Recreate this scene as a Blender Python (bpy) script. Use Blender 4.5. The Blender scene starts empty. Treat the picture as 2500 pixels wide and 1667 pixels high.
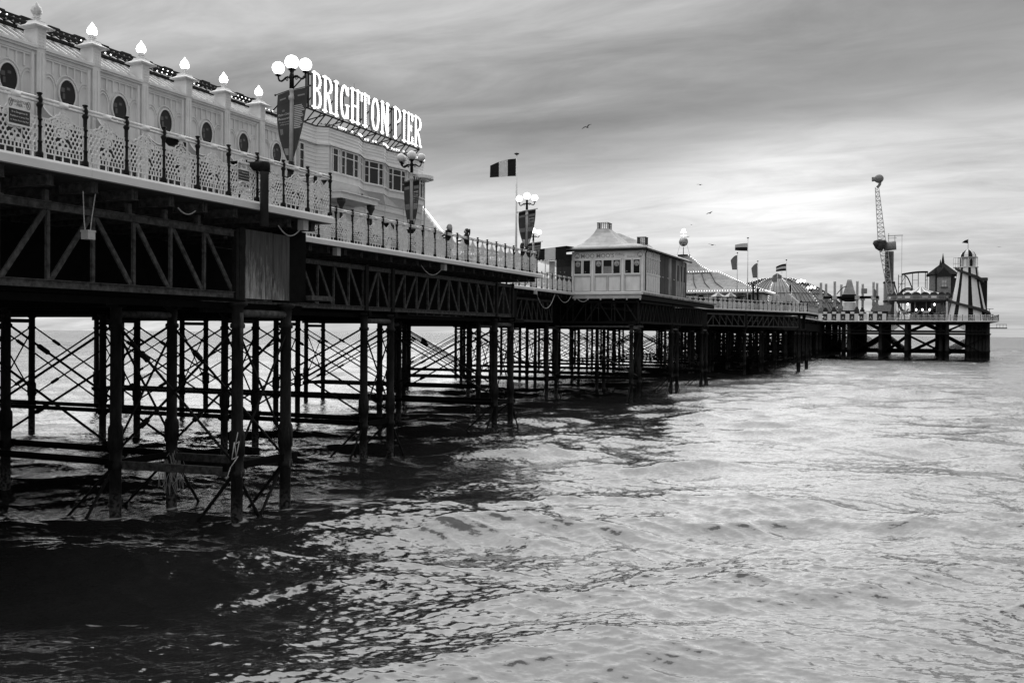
import bpy, math, random
import numpy as np
from mathutils import Vector, Matrix
random.seed(7)
R = math.radians
scene = bpy.context.scene
col = scene.collection

# ------------------------------------------------------------------ camera
EYE = 5.25
YAW, PITCH, ROLL = R(23.157), R(-0.481), R(0.406)
fw = Vector((-math.sin(YAW)*math.cos(PITCH), math.cos(YAW)*math.cos(PITCH), math.sin(PITCH)))
r0 = Vector((math.cos(YAW), math.sin(YAW), 0)); u0 = r0.cross(fw)
rt = math.cos(ROLL)*r0 + math.sin(ROLL)*u0
up = math.cos(ROLL)*u0 - math.sin(ROLL)*r0
cam = bpy.data.objects.new('camera', bpy.data.cameras.new('camera'))
col.objects.link(cam)
cam.matrix_world = Matrix(((rt.x, up.x, -fw.x, 0), (rt.y, up.y, -fw.y, 0), (rt.z, up.z, -fw.z, EYE), (0, 0, 0, 1)))
cam.data.sensor_width = 36; cam.data.lens = 36*2338/2500
cam.data.clip_start = 0.5; cam.data.clip_end = 60000
scene.camera = cam

# ------------------------------------------------------------------ sky, sun, exposure
SUN_AZ = (-0.40, 0.916)              # the veiled sun, high behind the cloud to seaward
SUN_EL = R(42)
GAP = Vector((-0.134, 0.991, 0))    # the bright gap under the cloud, over the pier head
world = bpy.data.worlds.new('World'); scene.world = world; world.use_nodes = True
nt = world.node_tree; nt.nodes.clear()
def N(t, **kw):
    n = nt.nodes.new(t)
    for k, v in kw.items():
        if k.startswith('i_'): n.inputs[int(k[2:])].default_value = v
        else: setattr(n, k, v)
    return n
def L(a, b): nt.links.new(a, b)
def MATH(op, a, b=None, c=None, clamp=False):
    n = nt.nodes.new('ShaderNodeMath'); n.operation = op; n.use_clamp = clamp
    for i, x in enumerate((a, b, c)):
        if x is None: continue
        if isinstance(x, (int, float)): n.inputs[i].default_value = x
        else: nt.links.new(x, n.inputs[i])
    return n.outputs[0]
def DOT(a, vec):
    n = nt.nodes.new('ShaderNodeVectorMath'); n.operation = 'DOT_PRODUCT'
    nt.links.new(a, n.inputs[0]); n.inputs[1].default_value = vec
    return n.outputs['Value']
tc = N('ShaderNodeTexCoord'); D = tc.outputs['Generated']
nrm = N('ShaderNodeVectorMath', operation='NORMALIZE'); L(D, nrm.inputs[0]); D = nrm.outputs[0]
Dz = DOT(D, (0, 0, 1)); Dr = DOT(D, tuple(r0)); Df = DOT(D, (-math.sin(YAW), math.cos(YAW), 0))
zc = MATH('ADD', MATH('ABSOLUTE', Dz), 0.15)
qx_ = MATH('DIVIDE', Dr, zc); qy_ = MATH('DIVIDE', Df, zc)
px_ = MATH('SUBTRACT', MATH('MULTIPLY', qx_, .93), MATH('MULTIPLY', qy_, .36)); py_ = MATH('ADD', MATH('MULTIPLY', qx_, .36), MATH('MULTIPLY', qy_, .93))
def cloud(sx, sy, detail, rough, off, dist=0.0):
    c = N('ShaderNodeCombineXYZ'); L(MATH('MULTIPLY', px_, sx), c.inputs[0]); L(MATH('MULTIPLY', py_, sy), c.inputs[1]); c.inputs[2].default_value = off
    n = N('ShaderNodeTexNoise'); n.inputs['Scale'].default_value = 1; n.inputs['Detail'].default_value = detail
    n.inputs['Roughness'].default_value = rough; n.inputs['Distortion'].default_value = dist
    L(c.outputs[0], n.inputs['Vector']); return n.outputs['Fac']
n1 = cloud(0.5, 1.25, 4, 0.55, 3.1, 0.3)
n2 = cloud(1.5, 3.6, 7, 0.6, 9.7, 0.6)
n3 = cloud(0.22, 0.5, 2, 0.5, 21.0)
n4 = cloud(3.2, 6.5, 6, 0.62, 33.0, 0.9)
zz = MATH('ADD', MATH('MULTIPLY', Dz, MATH('MULTIPLY_ADD', Dr, -.5, 1.0)), MATH('MULTIPLY', MATH('SUBTRACT', n1, 0.5), 0.16))
zz = MATH('ADD', zz, MATH('MULTIPLY', MATH('SUBTRACT', n2, 0.5), 0.085))
ramp = N('ShaderNodeValToRGB'); L(zz, ramp.inputs[0])
cr = ramp.color_ramp; cr.interpolation = 'B_SPLINE'
stops = [(0.0, .36), (.05, .39), (.10, .41), (.135, .40), (.175, .24), (.215, .15), (.26, .19), (.32, .30), (.42, .34), (.62, .50), (1, .72)]
cr.elements[0].position, cr.elements[1].position = 0, 1
for e, s in zip(cr.elements, (stops[0], stops[-1])): e.color = (s[1],)*3 + (1,)
for p, v in stops[1:-1]:
    e = cr.elements.new(p); e.color = (v, v, v, 1)
lum = MATH('MULTIPLY', ramp.outputs[0], MATH('MULTIPLY_ADD', n2, 1.05, 0.47))
lum = MATH('MULTIPLY', lum, MATH('MULTIPLY_ADD', n3, 0.7, 0.66))
lum = MATH('MULTIPLY', lum, MATH('MULTIPLY_ADD', Dr, -.26, 1.05))
lum = MATH('MULTIPLY', lum, MATH('MULTIPLY_ADD', n4, .5, .75))
sd = Vector((SUN_AZ[0], SUN_AZ[1], 0)).normalized(); sd = Vector((sd.x*math.cos(SUN_EL), sd.y*math.cos(SUN_EL), math.sin(SUN_EL)))
# glow of the hidden sun, wider than tall, in the open gap under the cloud
dr = MATH('SUBTRACT', Dr, GAP.dot(r0)); dz = MATH('SUBTRACT', Dz, 0.142)
q = MATH('ADD', MATH('POWER', MATH('DIVIDE', MATH('ABSOLUTE', dr), 0.115), 2), MATH('POWER', MATH('DIVIDE', MATH('ABSOLUTE', dz), 0.050), 2))
g = MATH('POWER', 2.718, MATH('MULTIPLY', q, -1))
g = MATH('MULTIPLY', g, MATH('GREATER_THAN', Df, 0))
lum = MATH('ADD', lum, MATH('MULTIPLY', g, MATH('MULTIPLY_ADD', n2, .42, .0)))
sky = N('ShaderNodeTexSky', sky_type='NISHITA'); sky.sun_disc = False
sky.sun_elevation = SUN_EL; sky.sun_rotation = math.atan2(sd.x, sd.y); sky.dust_density = 3.0
bw = N('ShaderNodeRGBToBW'); L(sky.outputs[0], bw.inputs[0])
SKY_K = 10.0                          # background strength is 0.1
nish = MATH('MINIMUM', bw.outputs[0], 6.0)
tot = MATH('ADD', MATH('MULTIPLY', lum, SKY_K*1.1), MATH('MULTIPLY', nish, 0.10))
bg = N('ShaderNodeBackground'); L(tot, bg.inputs['Color']); bg.inputs['Strength'].default_value = 0.10
out = N('ShaderNodeOutputWorld'); L(bg.outputs[0], out.inputs[0])

sun = bpy.data.lights.new('sun', 'SUN'); sun.energy = 1.5; sun.angle = R(72); sun.color = (1, 1, 1)
so = bpy.data.objects.new('sun', sun); col.objects.link(so)
so.rotation_euler = (-sd).to_track_quat('-Z', 'Y').to_euler()
vs = scene.view_settings
vs.view_transform = 'Standard'; vs.look = 'None'; vs.gamma = 1; vs.use_curve_mapping = False; vs.exposure = 0.42
cy = scene.cycles; cy.max_bounces = 5; cy.diffuse_bounces = 2; cy.glossy_bounces = 3; cy.transmission_bounces = 1; cy.caustics_reflective = False; cy.caustics_refractive = False
scene.render.resolution_x, scene.render.resolution_y = 1024, 682

# ------------------------------------------------------------------ materials (the photograph is black and white: greys only)
MATS = {}
def mat(name, v, rough=.6, var=.3, scale=2.0, bump=.0, metal=0, emit=0, stretch=(1, 1, 1), spec=.5, dirt=None):
    m = bpy.data.materials.new(name); m.use_nodes = True; t = m.node_tree; b = t.nodes['Principled BSDF']
    b.inputs['Roughness'].default_value = rough; b.inputs['Metallic'].default_value = metal
    b.inputs['Specular IOR Level'].default_value = spec
    b.inputs['Base Color'].default_value = (v, v, v, 1)
    if emit:
        b.inputs['Emission Color'].default_value = (1, 1, 1, 1); b.inputs['Emission Strength'].default_value = emit
    if var or bump:
        g = t.nodes.new('ShaderNodeNewGeometry'); mp = t.nodes.new('ShaderNodeMapping'); mp.inputs['Scale'].default_value = stretch
        t.links.new(g.outputs['Position'], mp.inputs[0])
        n = t.nodes.new('ShaderNodeTexNoise'); n.inputs['Scale'].default_value = scale; n.inputs['Detail'].default_value = 6; n.inputs['Roughness'].default_value = .62
        t.links.new(mp.outputs[0], n.inputs['Vector'])
        r = t.nodes.new('ShaderNodeValToRGB'); r.color_ramp.elements[0].position = .3; r.color_ramp.elements[1].position = .7
        lo, hi = (v*(1-var), v*(1+var)) if dirt is None else dirt
        r.color_ramp.elements[0].color = (lo, lo, lo, 1); r.color_ramp.elements[1].color = (min(hi, .95),)*3 + (1,)
        t.links.new(n.outputs['Fac'], r.inputs[0]); t.links.new(r.outputs[0], b.inputs['Base Color'])
        if bump:
            bp = t.nodes.new('ShaderNodeBump'); bp.inputs['Strength'].default_value = bump; bp.inputs['Distance'].default_value = .02
            t.links.new(n.outputs['Fac'], bp.inputs['Height']); t.links.new(bp.outputs[0], b.inputs['Normal'])
    MATS[name] = m
    return m
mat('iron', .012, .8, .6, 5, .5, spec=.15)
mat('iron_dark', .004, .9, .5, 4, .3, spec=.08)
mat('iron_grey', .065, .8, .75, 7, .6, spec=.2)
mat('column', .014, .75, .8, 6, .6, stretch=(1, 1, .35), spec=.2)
mat('post_black', .007, .45, .3, 8, .1, spec=.15)
mat('fascia', .74, .55, .12, 1.3, .05, stretch=(1, .4, 1))
mat('rail_white', .78, .45, .15, 6)
mat('cast_white', .74, .55, .18, 9, .1)
mat('wall_paint', .76, .6, .2, 1.3, .03, stretch=(1, 1, .35))
mat('trim_paint', .80, .55, .1, 2)
mat('board_paint', .78, .6, .12, 1.4, .03, stretch=(1, .3, 1))
mat('roof_grey', .30, .7, .3, 2.2, .15)
mat('roof_dark', .02, .8, .4, 3, .2, spec=.2)
mat('roof_tin', .42, .6, .3, 1.6, .1)
mat('glass_dark', .012, .05, .0, spec=.22)
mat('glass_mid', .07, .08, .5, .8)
mat('weathered', .26, .8, .9, 2.2, .2, stretch=(1, 1, .25), dirt=(.03, .5))
mat('dark_wood', .05, .8, .5, 3, .1, stretch=(1, 1, .2))
mat('bright_white', .78, .5, .06, 2)
mat('mid_grey', .22, .6, .3, 3)
mat('light_grey', .45, .6, .2, 3)
mat('dark_grey', .04, .65, .3, 3, spec=.25)
mat('black', .007, .6, .2, 3, spec=.15)
mat('print_dark', .028, .7, .2, 3)
mat('cloth_dark', .014, .85, .2, 3, spec=.1)
mat('cloth_light', .55, .85, .1, 3)
mat('cloth_mid', .16, .85, .15, 3)
mat('hair_dark', .012, .6, .3, 30); mat('hair_fair', .30, .6, .3, 30); mat('skin', .36, .55, .1, 10)
mat('globe_lit', .9, .3, 0, emit=4.0); mat('globe_unlit', .75, .25, 0)
mat('flame_lit', .9, .3, .0, emit=4.0); mat('flame_unlit', .6, .15, .3, 14)
mat('bulb_lit', .9, .3, 0, emit=2.5); mat('bulb_unlit', .25, .3, 0)
mat('letter_lit', .9, .4, 0, emit=1.5)
mat('strip_lit', .9, .4, 0, emit=1.3)
mat('sign_paint', .30, .6, .1, 3)
mat('rope', .45, .9, .2, 20)
mat('globe_metal', .35, .22, .4, 4, metal=.8)
mat('steel_panel', .05, .7, .9, 4.5, .15, stretch=(1, 2.6, .22), dirt=(.012, .09))

for k_ in ('bulb_lit', 'letter_lit', 'strip_lit'): MATS[k_].cycles.emission_sampling = 'NONE'
def tide_band(m):
    t = m.node_tree; b = t.nodes['Principled BSDF']; g = t.nodes.new('ShaderNodeNewGeometry'); sp = t.nodes.new('ShaderNodeSeparateXYZ'); t.links.new(g.outputs['Position'], sp.inputs[0])
    n = t.nodes.new('ShaderNodeTexNoise'); n.inputs['Scale'].default_value = 11; n.inputs['Detail'].default_value = 5; t.links.new(g.outputs['Position'], n.inputs['Vector'])
    ad = t.nodes.new('ShaderNodeMath'); ad.operation = 'MULTIPLY_ADD'; ad.inputs[1].default_value = 1.6; t.links.new(n.outputs['Fac'], ad.inputs[0]); t.links.new(sp.outputs[2], ad.inputs[2])
    mr = t.nodes.new('ShaderNodeMapRange'); mr.inputs['From Min'].default_value = 1.75; mr.inputs['From Max'].default_value = 1.2; t.links.new(ad.outputs[0], mr.inputs[0])
    r = t.nodes.new('ShaderNodeValToRGB'); r.color_ramp.elements[0].position = .42; r.color_ramp.elements[0].color = (.015,)*3+(1,); r.color_ramp.elements[1].position = .62; r.color_ramp.elements[1].color = (.16,)*3+(1,); t.links.new(n.outputs['Fac'], r.inputs[0])
    mx = t.nodes.new('ShaderNodeMix'); mx.data_type = 'RGBA'; src = b.inputs['Base Color'].links[0].from_socket
    t.links.new(mr.outputs[0], mx.inputs[0]); t.links.new(src, mx.inputs[6]); t.links.new(r.outputs[0], mx.inputs[7]); t.links.new(mx.outputs[2], b.inputs['Base Color'])
tide_band(MATS['column'])
def worn_panel(m):
    t = m.node_tree; b = t.nodes['Principled BSDF']; g = t.nodes.new('ShaderNodeNewGeometry'); sp = t.nodes.new('ShaderNodeSeparateXYZ'); t.links.new(g.outputs['Position'], sp.inputs[0])
    mp = t.nodes.new('ShaderNodeMapping'); mp.inputs['Scale'].default_value = (1, 9, 1.1); t.links.new(g.outputs['Position'], mp.inputs[0])
    n = t.nodes.new('ShaderNodeTexNoise'); n.inputs['Scale'].default_value = 1.7; n.inputs['Detail'].default_value = 7; n.inputs['Roughness'].default_value = .7; t.links.new(mp.outputs[0], n.inputs['Vector'])
    a1 = t.nodes.new('ShaderNodeMath'); a1.operation = 'MULTIPLY_ADD'; a1.inputs[1].default_value = -.17; a1.inputs[2].default_value = 1.16; t.links.new(sp.outputs[2], a1.inputs[0])
    a2 = t.nodes.new('ShaderNodeMath'); a2.operation = 'MULTIPLY_ADD'; a2.inputs[1].default_value = -.10; a2.inputs[2].default_value = 2.2; t.links.new(sp.outputs[1], a2.inputs[0])
    a3 = t.nodes.new('ShaderNodeMath'); t.links.new(a1.outputs[0], a3.inputs[0]); t.links.new(a2.outputs[0], a3.inputs[1])
    a4 = t.nodes.new('ShaderNodeMath'); t.links.new(a3.outputs[0], a4.inputs[0]); t.links.new(n.outputs['Fac'], a4.inputs[1])
    mr = t.nodes.new('ShaderNodeMapRange'); mr.inputs['From Min'].default_value = .50; mr.inputs['From Max'].default_value = .78; t.links.new(a4.outputs[0], mr.inputs[0])
    mx = t.nodes.new('ShaderNodeMix'); mx.data_type = 'RGBA'; t.links.new(mr.outputs[0], mx.inputs[0]); t.links.new(b.inputs['Base Color'].links[0].from_socket, mx.inputs[6]); mx.inputs[7].default_value = (.42, .42, .42, 1)
    t.links.new(mx.outputs[2], b.inputs['Base Color'])
worn_panel(MATS['steel_panel'])
# ------------------------------------------------------------------ helpers
W = {}
Zv = Vector((0, 0, 1))
class MB:
    """collects boxes, bars, tubes and lathes; build() links them as ONE mesh object"""
    def __init__(s): s.v = []; s.f = []; s.m = []; s.cur = 0
    def add(s, vs, fs):
        o = len(s.v); s.v += [tuple(p) for p in vs]; s.f += [tuple(i+o for i in f) for f in fs]; s.m += [s.cur]*len(fs); return s
    def bx(s, x0, x1, y0, y1, z0, z1):
        return s.add([(x0,y0,z0),(x1,y0,z0),(x1,y1,z0),(x0,y1,z0),(x0,y0,z1),(x1,y0,z1),(x1,y1,z1),(x0,y1,z1)],
                     [(0,3,2,1),(4,5,6,7),(0,1,5,4),(1,2,6,5),(2,3,7,6),(3,0,4,7)])
    def bar(s, p, q, w, h=None, upv=Zv):
        p, q = Vector(p), Vector(q); d = (q-p).normalized(); h = w if h is None else h
        if abs(d.dot(upv)) > .99: upv = Vector((0, 1, 0))
        a = d.cross(upv).normalized()*w/2; b = a.cross(d).normalized()*h/2
        vs = [p-a-b, p+a-b, p+a+b, p-a+b, q-a-b, q+a-b, q+a+b, q-a+b]
        return s.add(vs, [(0,3,2,1),(4,5,6,7),(0,1,5,4),(1,2,6,5),(2,3,7,6),(3,0,4,7)])
    def tube(s, p, q, r0_, r1_=None, n=8):
        p, q = Vector(p), Vector(q); r1_ = r0_ if r1_ is None else r1_; d = (q-p).normalized()
        a = d.cross(Zv if abs(d.z) < .95 else Vector((0, 1, 0))).normalized(); b = d.cross(a)
        vs = []
        for c, r in ((p, r0_), (q, r1_)):
            for i in range(n):
                t = 2*math.pi*i/n; vs.append(c + a*r*math.cos(t) + b*r*math.sin(t))
        fs = [(i, (i+1) % n, n+(i+1) % n, n+i) for i in range(n)] + [tuple(reversed(range(n))), tuple(range(n, 2*n))]
        return s.add(vs, fs)
    def path(s, pts, r, n=5):
        for p, q in zip(pts[:-1], pts[1:]):
            s.tube(p, q, r, r, n)
        return s
    def lathe(s, prof, c=(0, 0, 0), n=16, rot=0.0, sx=1, sy=1):
        c = Vector(c); vs = []
        for r, z in prof:
            for i in range(n):
                t = 2*math.pi*i/n + rot; vs.append((c.x+r*math.cos(t)*sx, c.y+r*math.sin(t)*sy, c.z+z))
        fs = []
        for k in range(len(prof)-1):
            for i in range(n):
                fs.append((k*n+i, k*n+(i+1) % n, (k+1)*n+(i+1) % n, (k+1)*n+i))
        fs += [tuple(reversed(range(n))), tuple(range((len(prof)-1)*n, len(prof)*n))]
        return s.add(vs, fs)
    def ball(s, c, r, n=10, k=6, sz=1.0):
        return s.lathe([(max(r*math.sin(math.pi*i/k), 1e-4), -r*sz*math.cos(math.pi*i/k)) for i in range(k+1)], c, n)
    def prism(s, poly, fn, d0, d1):
        """poly: list of 2-D points; fn(a, b, d) -> world point; extruded from d0 to d1"""
        n = len(poly); vs = [fn(a, b, d0) for a, b in poly] + [fn(a, b, d1) for a, b in poly]
        return s.add(vs, [tuple(reversed(range(n))), tuple(range(n, 2*n))] + [(i, (i+1) % n, n+(i+1) % n, n+i) for i in range(n)])
    def mesh(s, name, mats, smooth=False, center=True):
        vs = np.array(s.v, dtype=float); c = (vs.min(0)+vs.max(0))/2 if center else np.zeros(3)
        me = bpy.data.meshes.new(name); me.from_pydata([tuple(x) for x in vs-c], [], s.f)
        for m in (mats if isinstance(mats, (list, tuple)) else [mats]): me.materials.append(MATS[m])
        if any(s.m): me.polygons.foreach_set('material_index', s.m)
        if smooth: me.polygons.foreach_set('use_smooth', [True]*len(me.polygons))
        me.update(); return me, Vector(c)
    def build(s, name, mats, parent=None, smooth=False):
        me, c = s.mesh(name, mats, smooth); return put(name, me, parent, c)
def put(name, me, parent=None, loc=(0, 0, 0), rz=0.0):
    o = bpy.data.objects.new(name, me); col.objects.link(o)
    o.location = loc; o.rotation_euler = (0, 0, rz)
    w = Matrix.Translation(Vector(loc)) @ Matrix.Rotation(rz, 4, 'Z'); W[o.name] = w
    if parent is not None:
        o.parent = parent; o.matrix_parent_inverse = W[parent.name].inverted()
    return o
def tag(o, label, cat, group=None):
    o['label'] = label; o['category'] = cat
    if group: o['group'] = group
    return o
def thing(name, label, cat, loc=(0, 0, 0), group=None):
    o = bpy.data.objects.new(name, None); col.objects.link(o); o.location = loc; o.empty_display_size = .3
    W[o.name] = Matrix.Translation(Vector(loc))
    return tag(o, label, cat, group)
def part(name, mats, parent, fn, smooth=False):
    m = MB(); fn(m); return m.build(name, mats, parent, smooth)
def stuff(o): o['kind'] = 'stuff'; return o
CACHE = {}
def brace(name, p, q, r, parent, mt='iron', n=6, turn=False):
    """a round rod between two points; rods of the same run share their mesh"""
    p, q = Vector(p), Vector(q); d = q-p; k = (name, round(d.x, 2), round(d.y, 2), round(d.z, 2), r, mt, turn)
    if k not in CACHE:
        m = MB(); m.tube((0, 0, 0), d, r, r, n)
        if turn: m.tube(d*.74, d*.80, r*2.1, r*2.1, 6)
        CACHE[k] = m.mesh(name, mt, n > 6, center=False)[0]
    return put(name, CACHE[k], parent, p)
def beam(name, p, q, w, h, parent, mt='iron'):
    p, q = Vector(p), Vector(q); d = q-p; k = (name, round(d.x, 2), round(d.y, 2), round(d.z, 2), w, h, mt)
    if k not in CACHE:
        m = MB(); m.bar((0, 0, 0), d, w, h); CACHE[k] = m.mesh(name, mt, False, center=False)[0]
    return put(name, CACHE[k], parent, p)
def text_mb(m, body, size, fn, shear=0.0, align='CENTER', depth=0.0, thick=0.0, sx=1.0, bold=0.0):
    """flat lettering: fn(x, y) -> world point"""
    cu = bpy.data.curves.new('t', 'FONT'); cu.body = body; cu.size = size; cu.align_x = align; cu.shear = shear; cu.offset = bold
    cu.resolution_u = 3
    o = bpy.data.objects.new('t', cu); col.objects.link(o)
    me = bpy.data.meshes.new_from_object(o.evaluated_get(bpy.context.evaluated_depsgraph_get()))
    m.add([fn(v.co.x*sx, v.co.y) for v in me.vertices], [tuple(p.vertices) for p in me.polygons])
    bpy.data.objects.remove(o); bpy.data.curves.remove(cu); bpy.data.meshes.remove(me)
    return m

# ------------------------------------------------------------------ the sea
WAVE = .031; RIP0, RIP1 = .75, 16.0
def build_sea():
    rng = np.random.default_rng(11)
    base = math.atan2(fw.y, fw.x)
    rr = [10.5]
    while rr[-1] < 520: rr.append(rr[-1] + min(rr[-1]**2/8200, .0048*rr[-1]))
    rr = np.concatenate([np.array(rr), np.exp(np.linspace(math.log(545), math.log(40000), 46))])
    aa = base + np.concatenate([np.linspace(R(-80), R(-33), 40)[:-1], np.linspace(R(-33), R(33), 850), np.linspace(R(33), R(80), 40)[1:]])
    nr, na = len(rr), len(aa)
    Rg, Ag = np.meshgrid(rr, aa, indexing='ij')
    X = (Rg*np.cos(Ag)).ravel(); Y = (Rg*np.sin(Ag)).ravel()
    gr = np.gradient(rr)
    Z = np.zeros(X.shape, np.float32); DX = np.zeros_like(Z); DY = np.zeros_like(Z); J = np.zeros_like(Z)
    K = 120
    lam = np.exp(np.linspace(math.log(.14), math.log(13), K))*rng.uniform(.95, 1.05, K)
    main = math.atan2(-fw.y, -fw.x)+R(6)
    for l in lam:
        th = main + rng.normal(0, 1)*(R(36) if l < 3 else R(22))
        k = 2*math.pi/l
        steep = WAVE*rng.uniform(.6, 1.35)*(1.1 if l < .25 else 1.2 if l < .7 else 1.0 if l < 1.5 else 1.15 if l < 3.5 else 1.1 if l < 6 else .85)
        a = steep/k; ph = rng.uniform(0, 2*math.pi)
        cx_, cy_ = math.cos(th), math.sin(th)
        att = np.clip((l-2.0*gr)/(1.8*gr+1e-6), 0, 1); rows = int((att > 0).sum())
        if rows == 0: continue
        n_ = rows*na; at_ = np.repeat(att[:rows], na).astype(np.float32)
        arg = ((k*(cx_*X[:n_]+cy_*Y[:n_])+ph) % (2*math.pi)).astype(np.float32)
        s_, c_ = np.sin(arg)*at_, np.cos(arg)*at_
        Z[:n_] += a*c_; DX[:n_] += -1.15*a*cx_*s_; DY[:n_] += -1.15*a*cy_*s_; J[:n_] += steep*c_
    # wind patches: calmer and rougher areas
    pt = .82+.30*np.sin(X*.21+1.3*np.sin(Y*.13))*np.sin(Y*.17+1.1*np.sin(X*.09+2))
    Z *= pt; DX *= pt; DY *= pt
    co = np.stack([X+DX, Y+DY, Z], 1).astype(np.float32)
    i = np.arange((nr-1)*na).reshape(nr-1, na)[:, :-1].ravel()
    faces = np.stack([i, i+na, i+na+1, i+1], 1).astype(np.int32)
    me = bpy.data.meshes.new('sea')
    me.vertices.add(len(co)); me.vertices.foreach_set('co', co.ravel())
    me.loops.add(faces.size); me.loops.foreach_set('vertex_index', faces.ravel())
    me.polygons.add(len(faces)); me.polygons.foreach_set('loop_start', np.arange(0, faces.size, 4, dtype=np.int32))
    me.polygons.foreach_set('use_smooth', np.ones(len(faces), dtype=bool))
    me.update(calc_edges=True)
    near = np.hypot(X, Y) < 75; fo = np.zeros_like(Z); xn, yn = X[near], Y[near]; fn_ = np.zeros(xn.shape)
    for px0, py0 in [(x, y) for x in (-20.95, -28.05, -35.15) for y in (20.5, 22.7, 33.6, 35.72, 46.65, 48.8, 59.7, 61.9) if x < -25 or y < 50] + [(-17.0, 20.88), (-17.0, 23.02)]:
        d2 = (xn-px0-.1)**2+((yn-py0+.12)*.8)**2; fn_ = np.maximum(fn_, np.exp(-d2/.16))
    fo[near] = fn_; af = me.attributes.new('wash', 'FLOAT', 'POINT'); af.data.foreach_set('value', fo.astype(np.float32))
    at = me.attributes.new('crest', 'FLOAT', 'POINT'); at.data.foreach_set('value', (J*pt).astype(np.float32))
    m = bpy.data.materials.new('sea_water'); m.use_nodes = True; t = m.node_tree; b = t.nodes['Principled BSDF']
    def n_(ty, **kw):
        n = t.nodes.new(ty)
        for k, v in kw.items(): setattr(n, k, v)
        return n
    geo = n_('ShaderNodeNewGeometry'); mp = n_('ShaderNodeMapping'); mp.vector_type = 'TEXTURE'; mp.inputs['Scale'].default_value = (1, 1/2.3, 1); mp.inputs['Rotation'].default_value = (0, 0, YAW)
    t.links.new(geo.outputs['Position'], mp.inputs[0])
    def noise_(sc, det):
        n = n_('ShaderNodeTexNoise'); n.inputs['Scale'].default_value = sc; n.inputs['Detail'].default_value = det; n.inputs['Roughness'].default_value = .6
        t.links.new(mp.outputs[0], n.inputs['Vector']); return n.outputs['Fac']
    # ripple relief as a perturbed normal, so that it holds to the horizon
    nz = n_('ShaderNodeTexNoise'); nz.inputs['Scale'].default_value = 5.5; nz.inputs['Detail'].default_value = 3; nz.inputs['Roughness'].default_value = .65
    t.links.new(mp.outputs[0], nz.inputs['Vector'])
    cd = n_('ShaderNodeVectorMath', operation='LENGTH'); t.links.new(geo.outputs['Position'], cd.inputs[0])
    mr = n_('ShaderNodeMapRange'); mr.inputs['From Min'].default_value = 60; mr.inputs['From Max'].default_value = 800; mr.inputs['To Min'].default_value = RIP0; mr.inputs['To Max'].default_value = RIP1
    t.links.new(cd.outputs['Value'], mr.inputs[0])
    v1 = n_('ShaderNodeVectorMath', operation='SUBTRACT'); t.links.new(nz.outputs['Color'], v1.inputs[0]); v1.inputs[1].default_value = (.5, .5, .5)
    v2 = n_('ShaderNodeVectorMath', operation='MULTIPLY'); t.links.new(v1.outputs[0], v2.inputs[0]); v2.inputs[1].default_value = (1, 1, 0)
    v3 = n_('ShaderNodeVectorMath', operation='SCALE'); t.links.new(v2.outputs[0], v3.inputs[0]); t.links.new(mr.outputs[0], v3.inputs['Scale'])
    v4 = n_('ShaderNodeVectorMath', operation='ADD'); t.links.new(v3.outputs[0], v4.inputs[0]); t.links.new(geo.outputs['Normal'], v4.inputs[1])
    v5 = n_('ShaderNodeVectorMath', operation='NORMALIZE'); t.links.new(v4.outputs[0], v5.inputs[0]); t.links.new(v5.outputs[0], b.inputs['Normal'])
    b.inputs['Base Color'].default_value = (.018, .018, .018, 1); b.inputs['Roughness'].default_value = .12; b.inputs['IOR'].default_value = 1.85
    # foam flecks on the steepest crests and thin rafts of foam drifting beside the piles
    ca = n_('ShaderNodeAttribute', attribute_name='crest')
    fz = noise_(1.1, 5); fy = noise_(.10, 2)
    def mth(op, a, b_=None):
        n = n_('ShaderNodeMath', operation=op)
        for i_, x in enumerate((a, b_)):
            if x is None: continue
            if isinstance(x, (int, float)): n.inputs[i_].default_value = x
            else: t.links.new(x, n.inputs[i_])
        return n.outputs[0]
    s1 = mth('ADD', mth('MULTIPLY', ca.outputs['Fac'], .55), fz)
    r1 = n_('ShaderNodeMapRange'); r1.inputs['From Min'].default_value = .98; r1.inputs['From Max'].default_value = 1.08; t.links.new(s1, r1.inputs[0])
    s2 = mth('ADD', mth('MULTIPLY', fy, .9), mth('MULTIPLY', fz, .6))
    r2 = n_('ShaderNodeMapRange'); r2.inputs['From Min'].default_value = .915; r2.inputs['From Max'].default_value = .97; r2.inputs['To Max'].default_value = .7; t.links.new(s2, r2.inputs[0])
    wa = n_('ShaderNodeAttribute', attribute_name='wash')
    s3 = mth('ADD', mth('MULTIPLY', wa.outputs['Fac'], .42), fz)
    r3 = n_('ShaderNodeMapRange'); r3.inputs['From Min'].default_value = .80; r3.inputs['From Max'].default_value = .95; r3.inputs['To Max'].default_value = .8; t.links.new(s3, r3.inputs[0])
    fm = mth('MAXIMUM', mth('MAXIMUM', r1.outputs[0], r2.outputs[0]), r3.outputs[0])
    foam = n_('ShaderNodeBsdfDiffuse'); foam.inputs[0].default_value = (.6, .6, .6, 1)
    mix = n_('ShaderNodeMixShader'); t.links.new(fm, mix.inputs[0]); t.links.new(b.outputs[0], mix.inputs[1]); t.links.new(foam.outputs[0], mix.inputs[2])
    t.links.new(mix.outputs[0], t.nodes['Material Output'].inputs[0])
    me.materials.append(m)
    o = bpy.data.objects.new('sea', me); col.objects.link(o); o['kind'] = 'structure'
build_sea()

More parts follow.
